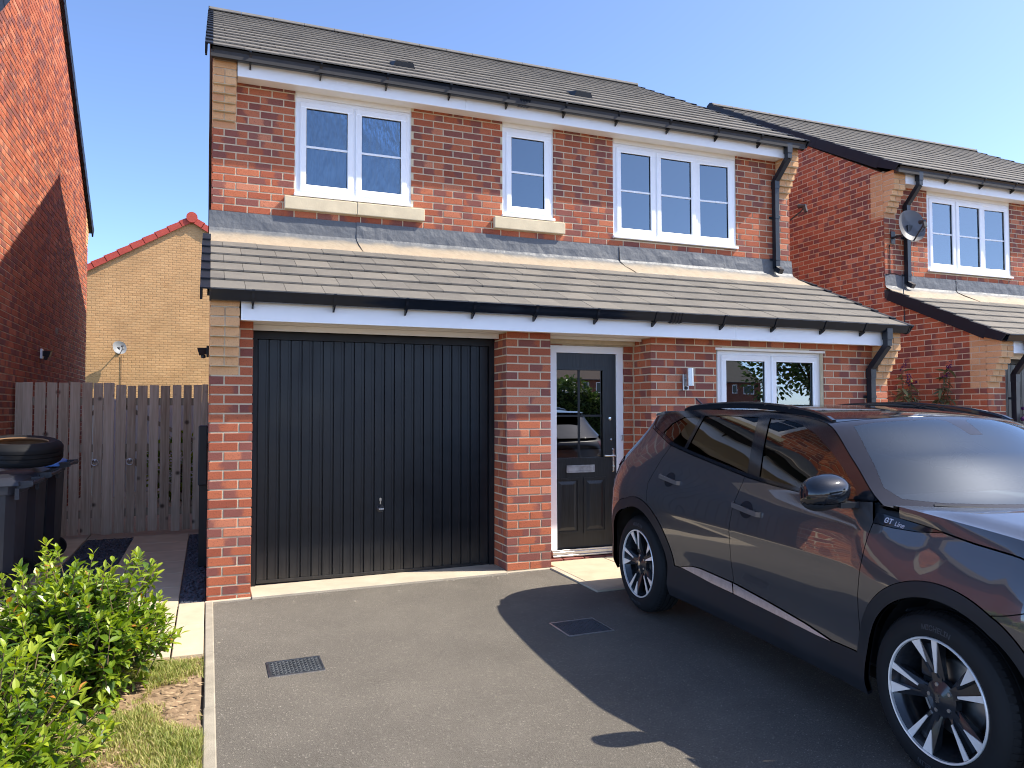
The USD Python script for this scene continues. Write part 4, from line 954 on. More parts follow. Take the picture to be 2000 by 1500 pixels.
# ------------------------------------------------------------------ things fixed to the walls
def dish(name, label, mount, aim, rx, rz_, mt, wall_n, arm=.42):
    D = thing(name, label, 'satellite dish'); aim = np.array(aim, float); aim /= np.linalg.norm(aim); mount = np.array(mount, float); wall_n = np.array(wall_n, float)
    ex = np.cross(aim, [0, 0, 1.0]); ex /= np.linalg.norm(ex); ey = np.cross(ex, aim); cen = mount+wall_n*.24+aim*.06+np.array([0, 0, .06])
    V, F = [], []; n, m_ = 40, 8
    for side_ in (0, 1):
        for i in range(m_+1):
            r = i/m_
            for k in range(n):
                t = 2*math.pi*k/n; V.append(cen+r*rx*math.cos(t)*ex+r*rz_*math.sin(t)*(1+.08*math.cos(2*t))*ey+aim*(.085*r*r+(.0 if side_ else -.008)))
    st_ = (m_+1)*n
    for side_ in (0, 1):
        for i in range(m_):
            for k in range(n):
                a, b, c, d = [side_*st_+q for q in (i*n+k, i*n+(k+1) % n, (i+1)*n+(k+1) % n, (i+1)*n+k)]; F += [(a, b, c), (a, c, d)] if side_ == 0 else [(a, c, b), (a, d, c)]
    for k in range(n): a, b = m_*n+k, m_*n+(k+1) % n; F += [(a, st_+a, st_+b), (a, st_+b, b)]
    write('reflector', V, np.array(F), mt, D, smooth=40)
    b = MB(); b.hull([mount+wall_n*w+np.array([dx*(1-abs(wall_n[0])), dx*abs(wall_n[0]), dz]) for w in (0, .012) for dx in (-.04, .04) for dz in (-.09, .09)]); b.tube([mount+wall_n*.006, mount+wall_n*.17, mount+wall_n*.20+np.array([0, 0, .05]), cen-aim*.02], .018, 8); b.box(*(np.array([cen-aim*.03-.045, cen-aim*.03+.045]).T.ravel())); b.build('bracket', 'black_plastic', D, smooth=40)
    foot = cen-ey*rz_*.86+aim*.06; tip = cen+aim*arm-ey*rz_*.35
    a = MB(); a.tube([foot, foot+(tip-foot)*.9+np.array([0, 0, -.02]), tip], .011, 8); a.build('feed_arm', 'black_plastic', D, smooth=40)
    l = MB(); l.tube([tip+aim*.03+ey*.01, tip-aim*.03+ey*.03, tip-aim*.07+ey*.045], [.022, .024, .034], 10); l.hull([tip+aim*a_+ey*b_+ex*c_ for a_ in (-.01, .03) for b_ in (-.075, .0) for c_ in (-.02, .02)]); l.build('receiver', 'black_plastic', D, smooth=40)
    c = MB(); c.tube([tip+aim*.02-ey*.07, tip-ey*.10-aim*.06, tip-ey*.05-aim*.16], .004, 5); c.build('cable', 'black_plastic', D)
    return D
dish('satellite_dish', 'dark grey satellite dish on the front of the neighbour house beside its downpipe', (9.068+.16, .242+1.528-.003, 3.99), (-.30, -.93, .24), .19, .26, 'dish_grey', (0, -1, 0), .34)
dish('satellite_dish', 'dark satellite dish mostly hidden behind the right corner of the house', (7.133, 2.25, 4.16), (.30, -.93, .24), .20, .27, 'dish_grey', (1, 0, 0), .50)
dish('satellite_dish', 'pale satellite dish on the buff brick gable behind the gate', (-2.60, 19.99, 3.34), (.42, -.86, .30), .20, .225, 'dish_pale', (0, -1, 0), .34)
m = MB(); m.tube([(-2.53, 19.985, 3.22), (-2.52, 19.985, 1.6)], .007, 5); tag(m.build('cable', 'dark_plastic'), 'thin cable running down the buff brick gable below its pale dish', 'cable')
m = MB(); m.tube([(9.16, 1.762, 3.88), (9.16, 1.762, 3.46), (9.10, 1.755, 3.45), (9.058, 1.75, 3.44), (9.056, 1.60, 3.43), (9.056, 1.45, 3.36), (9.056, 1.44, 2.6)], .006, 6); tag(m.build('cable', 'pipe_black'), 'black cable from the dish round the corner of the neighbour gable', 'cable')
def flood(label, p, nx, k_=1.0):
    L = thing('security_light', label, 'light', p); s_ = nx; L.AddScaleOp().Set(Gf.Vec3f(k_, k_, k_))
    MB().box(*sorted((0, s_*.035)), -.05, .05, -.08, .08, .006).build('back_box', 'upvc' if nx > 0 else 'dark_plastic', L)
    m = MB(); m.hull([(s_*x, y, z) for x, y, z in ((.035, -.04, -.04), (.035, .04, -.04), (.035, -.04, .05), (.035, .04, .05), (.13, -.07, -.06), (.13, .07, -.06), (.16, -.07, .045), (.16, .07, .045))]); m.build('lamp_head', 'black_plastic', L)
    m = MB(); m.lathe([(0, -.03), (.03, -.02), (.035, 0), (.03, .02), (0, .03)], 'z', 16, (s_*.075, 0, -.075)); m.build('sensor', 'black_plastic', L, smooth=40)
flood('small black security light high on the shaded red gable at the left', (-2.068, 5.20, 2.245), 1, .8)
flood('black security light on the house corner above the gate', (-.002, .95, 2.02), -1, .62)
def wall_light():
    L = thing('wall_light', 'stainless cylinder wall light with sensor beside the ground floor window', 'light')
    MB().box(4.385, 4.455, -.022, -.001, 1.68, 1.845, .004).build('back_plate', 'satin_metal', L)
    m = MB(); m.tube([(4.43, -.075, 1.725), (4.43, -.075, 1.90)], .036, 24); m.tube([(4.43, -.02, 1.80), (4.43, -.05, 1.80)], .018, 10); m.build('cylinder', 'satin_metal', L, smooth=40)
    m = MB(); m.lathe([(0, -.022), (.014, -.016), (.019, 0)], 'y', 16, (4.418, -.021, 1.705)); m.build('sensor', 'black_plastic', L, smooth=40)
wall_light()
m = thing('meter_box', 'black meter cupboard on the side wall of the house beside the gate', 'meter box')
MB().box(-.085, -.003, 1.35, 1.75, .78, 1.345, .01).build('cupboard', 'meter_black', m); MB().box(-.075, -.004, 1.50, 1.62, .0, .779).build('conduit', 'meter_black', m)

# ------------------------------------------------------------------ drain covers
def cover(label, x0, x1, y0, y1, nx, ny):
    D = thing('drain_cover', label, 'drain cover'); z = float(gz((x0+x1)/2, (y0+y1)/2)); sx, sy = .012, .0135
    def put(mb, nm, mt):
        v = np.vstack(mb.v); v[:, 2] += gz(v[:, 0], v[:, 1]); write(nm, v, np.vstack(mb.f), mt, D)
    f = MB(); f.prism(sbox(x0, y0, x1, y1).difference(sbox(x0+.010, y0+.010, x1-.010, y1-.010)), 2, -.03, .005); put(f, 'frame', 'satin_metal')
    p = MB(); p.box(x0+.012, x1-.012, y0+.012, y1-.012, -.03, .003); put(p, 'plate', 'iron_cover')
    t = MB()
    for i in range(nx):
        for j in range(ny):
            cx, cy = x0+.03+(x1-x0-.06)*i/(nx-1), y0+.03+(y1-y0-.06)*j/(ny-1); a = math.radians(45 if (i+j) % 2 else -45); l, w = .0115, .0042
            u, q = np.array([math.cos(a), math.sin(a)])*l, np.array([-math.sin(a), math.cos(a)])*w; c_ = np.array([cx, cy])
            t.hull([(*(c_+s*u*(.6 if h else 1)+k*q*(.5 if h else 1)), .0028+.0035*h) for s in (-1, 1) for k in (-1, 1) for h in (0, 1)])
    tag_ = put(t, 'tread_lug', 'iron_cover')
    k = MB(); k.lathe([(0, .004), (.012, .0045), (.014, .003)], 'z', 12, ((x0+x1)/2, (y0+y1)/2, 0)); put(k, 'key_hole', 'frame_black')
cover('patterned metal drain cover in the sunny tarmac before the garage', .335, .648, -1.885, -1.622, 13, 11)
cover('metal drain cover in the shadow of the car', 2.215, 2.555, -1.880, -1.560, 14, 13)

# hanging basket at the far right edge, on the neighbour's front wall
B = thing('hanging_basket', 'hanging basket of dark purple flowers at the right edge', 'plant', (9.78, .10, 1.30))
m = MB(); m.tube([(0, .14, .50), (0, .14, .30)], .008, 6); m.tube([(0, .14, .48), (0, .0, .48), (0, -.04, .44)], .008, 6); m.build('bracket', 'black_plastic', B, smooth=40)
m = MB(); m.lathe([(0, -.10), (.08, -.08), (.13, -.02), (.14, .04), (0, .04)], 'z', 20); m.build('basket', 'stem_brown', B, smooth=40)
# ------------------------------------------------------------------ the car: body surfaces in car coordinates
# a runs along the flank from the middle of the tail round both corners to the middle of the nose (a = metres ahead of the rear axle on the flank)
WB = 2.605; A0, B0 = -.15, 2.88; LR, LF = 1.25, 1.25
_p = Pch([.0, .20, .30, .43, .5, .6, .7, .76, .85, .93, 1.0, 1.06, 1.12, 1.2, 1.3, 1.43, 1.50], [-.10, -.050, -.020, -.030, -.025, -.011, -.002, 0, -.004, -.014, -.036, -.060, -.080, -.108, -.145, -.205, -.25])
_d = Pch([-.6, -.15, .1, .5, 1.2, 1.9, 2.6, 2.9, 3.4], [-.030, -.006, -.002, -.010, -.018, -.012, 0, -.010, -.05])
_g = Pch([-.6, -.3, 0, .5, 1.2, 1.8, 2.3, 3.0], [-.13, -.09, -.05, -.015, 0, -.006, -.02, -.03])
_se = Pch([.2, .30, .42, .55, .66, .74, .90, 1.02, 1.10, 1.2, 1.3, 1.40, 1.5], [-.70, -.79, -.825, -.835, -.815, -.765, -.745, -.715, -.65, -.525, -.395, -.26, -.2])
_sf = Pch([.2, .30, .45, .6, .75, .85, .93, 1.0, 1.1, 1.5], [3.36, 3.42, 3.46, 3.465, 3.45, 3.41, 3.33, 3.20, 3.1, 3.05])
sstep = lambda x, a, b: (lambda t: t*t*(3-2*t))(np.clip((x-a)/(b-a), 0, 1))
def W(s, z):
    s, z = np.asarray(s, float), np.asarray(z, float)
    w = .885+_p(np.clip(z, 0, 1.5))+_d(np.clip(s, -.6, 3.4))+_g(np.clip(s, -.6, 3.0))*sstep(z, 1.02, 1.35)
    for c_ in (0.03, WB+.03): w = w+.016*np.exp(-((s-c_)/.50)**4)*(1-sstep(z, .80, 1.0))
    w = w-.042*sstep(z, .72, 1.02)*sstep(s, 2.15, 2.55)
    w = w+.006*sstep(z, .745, .775)*(1-sstep(z, .775, .90))*sstep(s, .25, .6)*(1-sstep(s, 1.9, 2.3))
    return w
def side(a, z):
    a, z = np.asarray(a, float), np.asarray(z, float)
    tr = np.clip((A0-a)/LR, 0, 1)*math.pi/2; tf = np.clip((a-B0)/LF, 0, 1)*math.pi/2
    s = np.where(a < A0, A0-(A0-_se(z))*np.sin(tr)**.68, np.where(a > B0, B0+(_sf(z)-B0)*np.sin(tf)**.80, a))
    w = W(np.clip(s, A0, B0), z)
    t = np.where(a < A0, w*np.maximum(np.cos(tr), 0)**.62, np.where(a > B0, w*np.maximum(np.cos(tf), 0)**.70, w))
    return np.stack([s, t, z], -1)
ze_ = Pch([-.30, -.20, .1, .5, 1.0, 1.4, 1.735, 2.0, 2.24, 2.34], [1.385, 1.405, 1.449, 1.470, 1.476, 1.462, 1.425, 1.262, 1.092, 1.04])
_bow = Pch([-.3, .5, 1.2, 1.74, 2.27, 2.36], [-.06, 0, .03, .115, .215, .215])
_cr = Pch([-.3, .2, 1.0, 1.74, 2.0, 2.24, 2.36], [.025, .035, .036, .040, .035, -.012, -.02])
def top(q, v):
    q, v = np.asarray(q, float), np.asarray(v, float); z = ze_(q); te = W(q, z)-.004
    k = 1-np.abs(v)**2.2
    return np.stack([q+_bow(q)*k, v*te, z+_cr(q)*k], -1)
_hz = Pch([2.30, 2.38, 2.65, 2.95, 3.12, 3.22, 3.28, 3.31], [1.088, 1.083, 1.060, 1.030, .998, .968, .938, .915])
_ht = Pch([2.30, 2.65, 2.95, 3.12, 3.22, 3.31], [.815, .792, .775, .745, .71, .655])
_hb = Pch([2.30, 2.6, 2.95, 3.31], [.20, .17, .15, .13]); _hc = Pch([2.30, 2.6, 3.0, 3.31], [-.012, .028, .030, .002])
def hood(q, v):
    q, v = np.asarray(q, float), np.asarray(v, float); k = 1-np.abs(v)**2.4
    z = _hz(q)+_hc(q)*k+.013*(sstep(np.abs(v), .46, .56)-sstep(np.abs(v), .86, 1.0))*sstep(q, 2.3, 2.6)*(1-sstep(q, 3.1, 3.3))
    return np.stack([q+_hb(q)*k, v*_ht(q), z], -1)

def patch(fn, poly, da, db, off=0.0, flange=.014, sgn=1):
    """a panel: the polygon laid on the surface fn, offset along its normal, with its edges turned in"""
    poly = poly.simplify(1e-5)
    uv, f = grid_clip(poly, da, db); h = 1e-4
    def at(uv_):
        P = fn(uv_[:, 0], uv_[:, 1]); A = fn(uv_[:, 0]+h, uv_[:, 1])-fn(uv_[:, 0]-h, uv_[:, 1]); B = fn(uv_[:, 0], uv_[:, 1]+h)-fn(uv_[:, 0], uv_[:, 1]-h)
        n = np.cross(A, B); n /= np.maximum(np.linalg.norm(n, axis=1, keepdims=True), 1e-12); return P, n
    P, n = at(uv)
    if fn is side: n = -n
    V, N, F = [P+off*n], [n], [f if fn is not side else f[:, ::-1]]
    k = len(P)
    if flange:
        rings = [g for pg in getattr(poly, 'geoms', [poly]) for g in [pg.exterior, *pg.interiors]]
        for rg in rings:
            L = rg.length; m = max(8, int(L/(.6*min(da, db)*2)))
            pts = np.array(shapely.segmentize(rg, min(da, db)).coords)
            p, nn = at(pts)
            if fn is side: nn = -nn
            p = p+off*nn; m = len(p); tg = np.gradient(p, axis=0); o = np.cross(tg, nn); o /= np.maximum(np.linalg.norm(o, axis=1, keepdims=True), 1e-9)
            cen = P.mean(0)
            V += [p, p-.0015*nn, p-flange*nn]; N += [nn, o, o]
            for j in range(m-1):
                for r_ in (0, 1): F.append(np.array([(k+r_*m+j, k+r_*m+j+1, k+(r_+1)*m+j+1), (k+r_*m+j, k+(r_+1)*m+j+1, k+(r_+1)*m+j)]))
            k += 3*m
    V, N, F = np.vstack(V), np.vstack(N), np.vstack(F)
    V = V*[1, -1, 1]; N = N*[1, -1, 1]; F = F[:, ::-1]       # right-hand side of the car is -y
    if sgn < 0: V = V*[1, -1, 1]; N = N*[1, -1, 1]; F = F[:, ::-1]
    return V, F, N

def car_panel(owner, name, fn, poly, mt, da=.05, db=.035, off=0.0, flange=.014, both=True, gap=.0022, label=None):
    poly = poly.buffer(-gap) if gap else poly
    geoms = [g for g in getattr(poly, 'geoms', [poly]) if g.area > 2e-4]
    if not geoms: return
    poly = geoms[0] if len(geoms) == 1 else shapely.MultiPolygon(geoms)
    if len(geoms) > 1: poly = max(geoms, key=lambda g: g.area)
    for sgn in ((1, -1) if both else (1,)):
        V, F, N = patch(fn, poly, da, db, off, flange, sgn); write(name, V, F, mt, owner, n=N, label=label)

def make_car():
    hd, tl_ = math.radians(-93.904), math.radians(-1.27)
    F3 = np.array([math.cos(hd)*math.cos(tl_), math.sin(hd)*math.cos(tl_), math.sin(tl_)]); L3 = np.array([-math.sin(hd), math.cos(hd), 0.0]); U3 = np.cross(F3, L3)
    right = -L3; org = np.array([2.9163, -1.5772, .3681])-right*.868-U3*.343
    C = UsdGeom.Xform.Define(stage, numbered('/World', 'car')); C.AddTransformOp().Set(Gf.Matrix4d(*F3, 0, *L3, 0, *U3, 0, *org, 1))
    tag(C, 'dark metallic grey compact SUV with black roof parked on the drive', 'car')
    body_top = [(-1.412, 1.405), (-.22, 1.405), (-.15, 1.318), (.046, 1.275), (.265, 1.218), (.567, 1.176), (1.0, 1.122), (1.248, 1.092), (1.5, 1.075), (1.773, 1.064), (2.0, 1.065), (2.21, 1.085), (2.375, 1.066), (2.385, 1.032), (2.55, 1.013), (2.743, .990), (2.952, .974), (3.12, .945), (3.5, .905), (4.14, .885)]
    body = Polygon(body_top+[(4.14, .22), (-1.412, .22)])
    arch = lambda c_, r: shapely.Point(c_, .343).buffer(r, 48)
    ain = arch(.02, .412).union(arch(WB+.035, .408)).union(sbox(.02-.412, 0, .432, .343)).union(sbox(WB+.035-.408, 0, WB+.443, .343))
    aout = arch(.03, .487).union(arch(WB+.035, .474)).union(sbox(.03-.487, .1, .517, .30)).union(sbox(WB-.44, .1, WB+.50, .30))
    sill = Polygon([(-.2, .22), (-.2, .42), (.46, .432), (.6, .440), (1.1, .412), (1.94, .390), (2.3, .40), (2.7, .40), (2.7, .22)])
    low_r, low_f = sbox(-1.41, .20, -.2, .40), sbox(2.9, .20, 4.2, .36)
    clad = aout.union(sill).union(low_r).union(low_f).intersection(body).difference(ain)
    strip_r = Polygon([(.59, .443), (.72, .474), (.82, .482), (1.162, .474), (1.166, .412), (.95, .418)]); strip_f = Polygon([(1.172, .474), (1.5, .448), (1.8, .418), (2.01, .388), (1.9, .386), (1.174, .412)])
    strip = strip_r.union(strip_f)
    paint = body.difference(clad).difference(ain).difference(strip)
    cutM = [(1.222, 1.30), (1.205, 1.05), (1.176, .9), (1.166, .79), (1.164, .6), (1.176, .10)]; cutF = [(2.19, 1.30), (2.212, 1.085), (2.248, 1.0), (2.232, .85), (2.20, .66), (2.165, .10)]; cutR = [(.40, 1.5), (.279, 1.215), (.222, 1.113), (.160, .948), (.185, .84), (.30, .60), (.30, .10)]
    right_of = lambda c_: Polygon(c_+[(9, .1), (9, 1.5)]); left_of = lambda c_: Polygon(c_+[(-9, .1), (-9, 1.5)])
    bump_r = Polygon([(-1.5, .1), (-1.5, .70), (-.55, .70), (-.36, .60), (-.2, .1)]); bump_f = Polygon([(2.80, .70), (2.882, .757), (3.011, .800), (3.15, .80), (3.4, .75), (4.3, .75), (4.3, .1), (2.8, .1)])
    tail_glass = Polygon([(-1.412, 1.115), (-.86, 1.115), (-.60, 1.15), (-.48, 1.26), (-.46, 1.37), (-1.412, 1.385)])
    lamp_r = Polygon([(-1.412, .985), (-.80, .985), (-.42, 1.02), (-.36, 1.06), (-.43, 1.085), (-.80, 1.075), (-1.412, 1.065)])
    lamp_f = Polygon([(3.02, .93), (3.10, .82), (3.42, .79), (3.52, .86), (3.30, .91)]); grille = Polygon([(3.45, .42), (3.42, .74), (4.14, .74), (4.14, .42)]); fang = Polygon([(3.27, .80), (3.32, .80), (3.36, .44), (3.30, .44)])
    badge = Polygon([(2.252, 1.045), (2.40, 1.030), (2.60, 1.010), (2.47, .992), (2.36, .990), (2.246, .996)])
    holes = tail_glass.union(lamp_r).union(lamp_f).union(grille).union(fang)
    fd = paint.intersection(right_of(cutM)).intersection(left_of(cutF)); rd = paint.intersection(right_of(cutR)).intersection(left_of(cutM))
    fen = paint.intersection(right_of(cutF)).difference(bump_f).difference(badge).difference(holes)
    qtr = paint.intersection(left_of(cutR)).difference(bump_r).difference(holes)
    gate_line = Polygon([(-1.5, .70), (-1.5, 1.5), (-.40, 1.5), (-.62, 1.0), (-.72, .70)])
    P = lambda *a, **k: car_panel(C, *a, **k)
    P('door', side, fd, 'car_paint'); P('door', side, rd, 'car_paint'); P('fender', side, fen, 'car_paint'); P('rear_quarter', side, qtr.difference(gate_line), 'car_paint')
    P('tailgate', side, qtr.intersection(gate_line), 'car_paint'); P('bumper', side, paint.intersection(bump_r), 'car_paint', da=.04); P('bumper', side, paint.intersection(bump_f).difference(holes), 'car_paint', da=.04)
    P('cladding', side, clad, 'dark_plastic', off=.004, flange=.022, da=.05, db=.03)
    for k, sp in enumerate((strip_r, strip_f)): P('sill_strip', side, sp, 'strip_silver', da=.04, db=.02, off=.010, flange=.02, gap=.001)
    P('fender_badge', side, badge, 'gloss_black', da=.03, db=.02, off=.001, gap=.001)
    P('rear_window', side, tail_glass, 'privacy_glass', off=-.003, gap=.001); P('tail_lamp', side, lamp_r.intersection(sbox(-.95, 0, 0, 2)), 'lamp_red', off=.006, gap=.001); P('light_bar', side, lamp_r.intersection(sbox(-2, 0, -.952, 2)), 'gloss_black', off=.004, gap=.001)
    P('headlight', side, lamp_f, 'lamp_white', gap=.001); P('grille', side, grille, 'gloss_black', off=-.02, flange=.03, gap=.001); P('day_light', side, fang, 'lamp_white', gap=.001)
    P('inner_shell', side, body.difference(ain).buffer(-.004), 'frame_black', off=-.026, flange=0, gap=0)
    # greenhouse
    roof_edge = [(s, float(ze_(s))) for s in np.linspace(-.20, 2.235, 40)]
    gh = Polygon(roof_edge+[p for p in body_top[::-1] if -.16 < p[0] < 2.3]+[(-.20, 1.37)]).buffer(0)
    g_q = Polygon([(.075, 1.298), (.27, 1.245), (.455, 1.213), (.515, 1.425), (.30, 1.415), (.16, 1.365)]); g_r = Polygon([(.50, 1.208), (.80, 1.166), (1.224, 1.112), (1.150, 1.437), (.80, 1.440), (.560, 1.430)])
    g_f = Polygon([(1.345, 1.104), (1.262, 1.436), (1.42, 1.430), (1.56, 1.408), (1.70, 1.362), (1.84, 1.290), (1.99, 1.195), (2.085, 1.125), (2.10, 1.098), (1.9, 1.090), (1.7, 1.090), (1.5, 1.096)])
    glass = g_q.union(g_r).union(g_f)
    P('window_surround', side, gh.difference(glass), 'pillar_black', da=.04, db=.025, gap=.0012, flange=.02)
    P('window', side, g_q, 'privacy_glass', off=-.005, gap=0, flange=0); P('window', side, g_r, 'privacy_glass', off=-.005, gap=0, flange=0); P('window', side, g_f, 'side_glass', off=-.005, gap=0, flange=0)
    belt = shapely.LineString([(s, z+.014) for s, z in body_top[2:12]]).buffer(.008); P('belt_moulding', side, belt, 'gloss_black', da=.05, db=.02, off=.006, flange=.014, gap=0)
    T = lambda *a, **k: car_panel(C, *a, both=False, **k)
    T('roof', top, sbox(-.20, -1, 1.735, 1), 'gloss_black', da=.05, db=.05, gap=.002)
    frit = sbox(1.742, -1, 2.29, 1); scr = Polygon([(1.80, -.86), (1.785, -.7), (1.785, -.16), (1.80, -.10), (1.90, -.06), (1.90, .06), (1.80, .10), (1.785, .16), (1.785, .7), (1.80, .86), (2.16, .93), (2.22, .88), (2.235, .7), (2.24, 0), (2.235, -.7), (2.22, -.88), (2.16, -.93)])
    T('windscreen', top, scr, 'windscreen_glass', da=.04, db=.05, gap=0, flange=0)
    T('windscreen_border', top, frit.difference(scr), 'screen_border', da=.04, db=.05, gap=.001, flange=.01)
    T('cowl', hood, sbox(2.24, -.98, 2.33, .98), 'dark_plastic', da=.03, db=.05, off=-.014, gap=0)
    T('bonnet', hood, sbox(2.335, -1, 3.31, 1), 'car_paint', da=.04, db=.04, gap=.001)
    # the bonnet's own edge between its top and the gap to the wing
    for sg in (-1, 1):
        q = np.linspace(2.37, 3.31, 30); e0 = hood(q, np.ones(30)); lo = side(q, np.interp(q, [2.37, 2.55, 2.743, 2.952, 3.12, 3.31], [1.036, 1.018, .995, .979, .950, .915])); mid = (e0+lo)/2+np.c_[np.zeros(30), np.full(30, .004), np.full(30, .003)]
        V = np.vstack([e0+[0, 0, .0005], mid, lo+[0, .001, 0], lo-[0, .02, 0]])*[1, -sg, 1]; f = []
        for r_ in range(3):
            for j in range(29): a, b = r_*30+j, (r_+1)*30+j; f += [(a, a+1, b+1), (a, b+1, b)]
        f = np.array(f); f = f if sg > 0 else f[:, ::-1]
        write('bonnet_edge', V, f, 'car_paint', C, smooth=45)
    # roof rails
    for sg in (-1, 1):
        s = np.linspace(.20, 1.74, 34); z = ze_(s)+.006+.036*np.sin(np.clip((s-.20)/1.54, 0, 1)*math.pi)**.5; t = W(s, ze_(s))-.045
        mb = MB()
        for a_, b_ in zip(range(33), range(1, 34)): mb.hull([(s[k], -sg*(t[k]+o), z[k]+dz) for k in (a_, b_) for o, dz in ((-.020, -.03), (.016, -.03), (.010, .012), (-.012, .012), (-.018, .002), (.015, .002))])
        mb2 = MB(); mb2.tube(np.c_[s[:2], -sg*t[:2], z[:2]-.012], .004, 4)
        for s0 in (.27, 1.60): 
            pass
        mb.build('roof_rail', 'gloss_black', C, smooth=50)
    sp = MB(); sp.hull([(s, t, z) for s, z0, z1, w in ((-.16, 1.425, 1.447, .56), (-.36, 1.405, 1.422, .52)) for t in (-w, w) for z in (z0, z1)]+[(-.17, 0, 1.455), (-.39, 0, 1.43)]); sp.build('spoiler', 'gloss_black', C, smooth=30)
    # wheels
    def wheel(s, sg, steer=0.0):
        w = part('wheel', C); cen = np.array([s, -sg*.868, .343]); o = -sg      # o points outwards in y
        Mx = np.diag([1.0, o, 1.0])
        def put(mb, nm, mt, sm=35):
            V = np.vstack(mb.v)@Mx.T+cen; f = np.vstack(mb.f)
            if o < 0: f = f[:, ::-1]
            return write(nm, V, f, mt, w, smooth=sm)
        tp = [(.236, -.035), (.238, -.012), (.250, .0), (.268, .006), (.292, .004), (.312, -.004), (.328, -.018), (.337, -.030), (.3425, -.040)]
        prof = tp+[(.3455, -.062), (.3455, -.066), (.338, -.067), (.338, -.073), (.3455, -.074), (.3465, -.103), (.338, -.104), (.338, -.112), (.3465, -.113), (.3455, -.140), (.338, -.141), (.338, -.149), (.3455, -.150)]+[(r, -.215-a) for r, a in tp[::-1]]
        put(MB().lathe(prof, 'y', 96), 'tyre', 'rubber', 30)
        blocks = MB()
        for k in range(72):      # shoulder blocks
            t = 2*math.pi*k/72; u = np.array([math.cos(t), 0, math.sin(t)]); v = np.array([-math.sin(t), 0, math.cos(t)])
            blocks.hull([u*r+v*b+np.array([0, y, 0]) for r, y in ((.330, -.018), (.3445, -.040), (.3475, -.060), (.335, -.058), (.326, -.024)) for b in (-.0105, .0105)])
        put(blocks, 'tread', 'rubber', None)
        ring = MB().lathe([(.2330, -.012), (.2345, .0005), (.2400, .0020), (.2430, -.002), (.2430, -.018)], 'y', 96); put(ring, 'rim_lip', 'diamond_cut')
        put(MB().lathe([(.2335, -.010), (.222, -.03), (.205, -.06), (.200, -.19), (.238, -.205)], 'y', 64), 'rim', 'rim_black')
        put(MB().lathe([(.0, -.098), (.150, -.098), (.155, -.103), (.155, -.125)], 'y', 48), 'brake_disc', 'satin_metal')
        put(MB().box(-.13, -.06, -.11, -.06, .05, .16, .01), 'brake_caliper', 'rim_black', None)
        pol = lambda r, t: np.array([r*math.cos(t), 0, r*math.sin(t)])
        for k in range(5):
            b = 2*math.pi*k/5+math.radians(31); D = math.radians; sp_ = MB()
            # each arm: a straight bar and a wedge either side of a dark web, machined on the face
            for (t0, t1, t2, t3, ri) in ((-14.5, -7.5, -10.6, -5.6, .102), (7, 18.5, 9.2, 10.2, .142)):
                q = [pol(.2325, b+D(t0)), pol(.2325, b+D(t1)), pol(ri, b+D(t3)), pol(ri, b+D(t2))]
                top_ = [p+[0, d, 0] for p, d in zip(q, (-.006, -.006, -.016, -.016))]; put(MB().hull(top_+[p+[0, -.004, 0] for p in top_]), 'spoke_face', 'diamond_cut', None)
                sp_.hull([p+[0, -.0045, 0] for p in top_]+[p+[0, -.055, 0] for p in q]+[pol(.05, b+D((t0+t1)/2)-.25)+[0, -.05, 0], pol(.05, b+D((t0+t1)/2)+.25)+[0, -.05, 0]])
            sp_.hull([pol(.215, b+D(-10))+[0, -.040, 0], pol(.215, b+D(10))+[0, -.040, 0], pol(.04, b-.5)+[0, -.030, 0], pol(.04, b+.5)+[0, -.030, 0], pol(.215, b+D(-10))+[0, -.06, 0], pol(.215, b+D(10))+[0, -.06, 0], pol(.04, b-.5)+[0, -.07, 0], pol(.04, b+.5)+[0, -.07, 0]])
            put(sp_, 'spoke', 'rim_black', 25)
        put(MB().lathe([(0, -.016), (.022, -.0165), (.029, -.020), (.072, -.034), (.078, -.06)], 'y', 40), 'hub', 'rim_black')
        nuts = MB()
        for k in range(5): nuts.lathe([(0, -.026), (.008, -.026), (.0095, -.03), (.0095, -.05)], 'y', 10, tuple(pol(.054, 2*math.pi*k/5+.6)))
        put(nuts, 'wheel_nut', 'satin_metal', 30)
        # rearing-beast emblem on the cap
        em = [(-.004, -.017), (.002, -.014), (.001, -.008), (.008, -.012), (.012, -.009), (.006, -.004), (.012, -.001), (.006, .003), (.013, .008), (.011, .012), (.004, .009), (.006, .015), (.001, .019), (-.006, .017), (-.010, .012), (-.006, .010), (-.010, .004), (-.006, .001), (-.009, -.005), (-.005, -.008), (-.009, -.013)]
        e = MB().prism([(x*1.0*o*-1, z) for x, z in em], 1, -.0165, -.0135); put(e, 'emblem', 'chrome', None)
        # raised maker's lettering round the sidewall
        tm = meshkit.text_mesh('MICHELIN', .020, .0016, True); tv = np.array(tm.vertices); wdt = tv[:, 0].max(); lt = MB()
        for base in (88, 268):
            th = math.radians(base)-(tv[:, 0]-wdt/2)/.283; rr = .274+tv[:, 1]
            yy = np.interp(rr, [.268, .292, .312], [.006, .004, -.004])+tv[:, 2]-.0004
            lt.raw(np.c_[rr*np.cos(th)*(1 if o < 0 else -1), yy, rr*np.sin(th)], tm.faces if o < 0 else np.array(tm.faces)[:, ::-1])
        put(lt, 'lettering', 'rubber_light', None)
        # dark well round the wheel
        a = np.linspace(-.25, math.pi+.25, 24); V = []
        for y in (-.09, -.34):
            for t in a: V.append((s+.02+.425*math.cos(t), -sg*(.868+y), .343+.425*math.sin(t)))
        f = [(j, j+1, 24+j+1) for j in range(23)]+[(j, 24+j+1, 24+j) for j in range(23)]
        write('wheel_arch_liner', V, f, 'rubber', C)
    for s in (0, WB):
        for sg in (1, -1): wheel(s, sg)
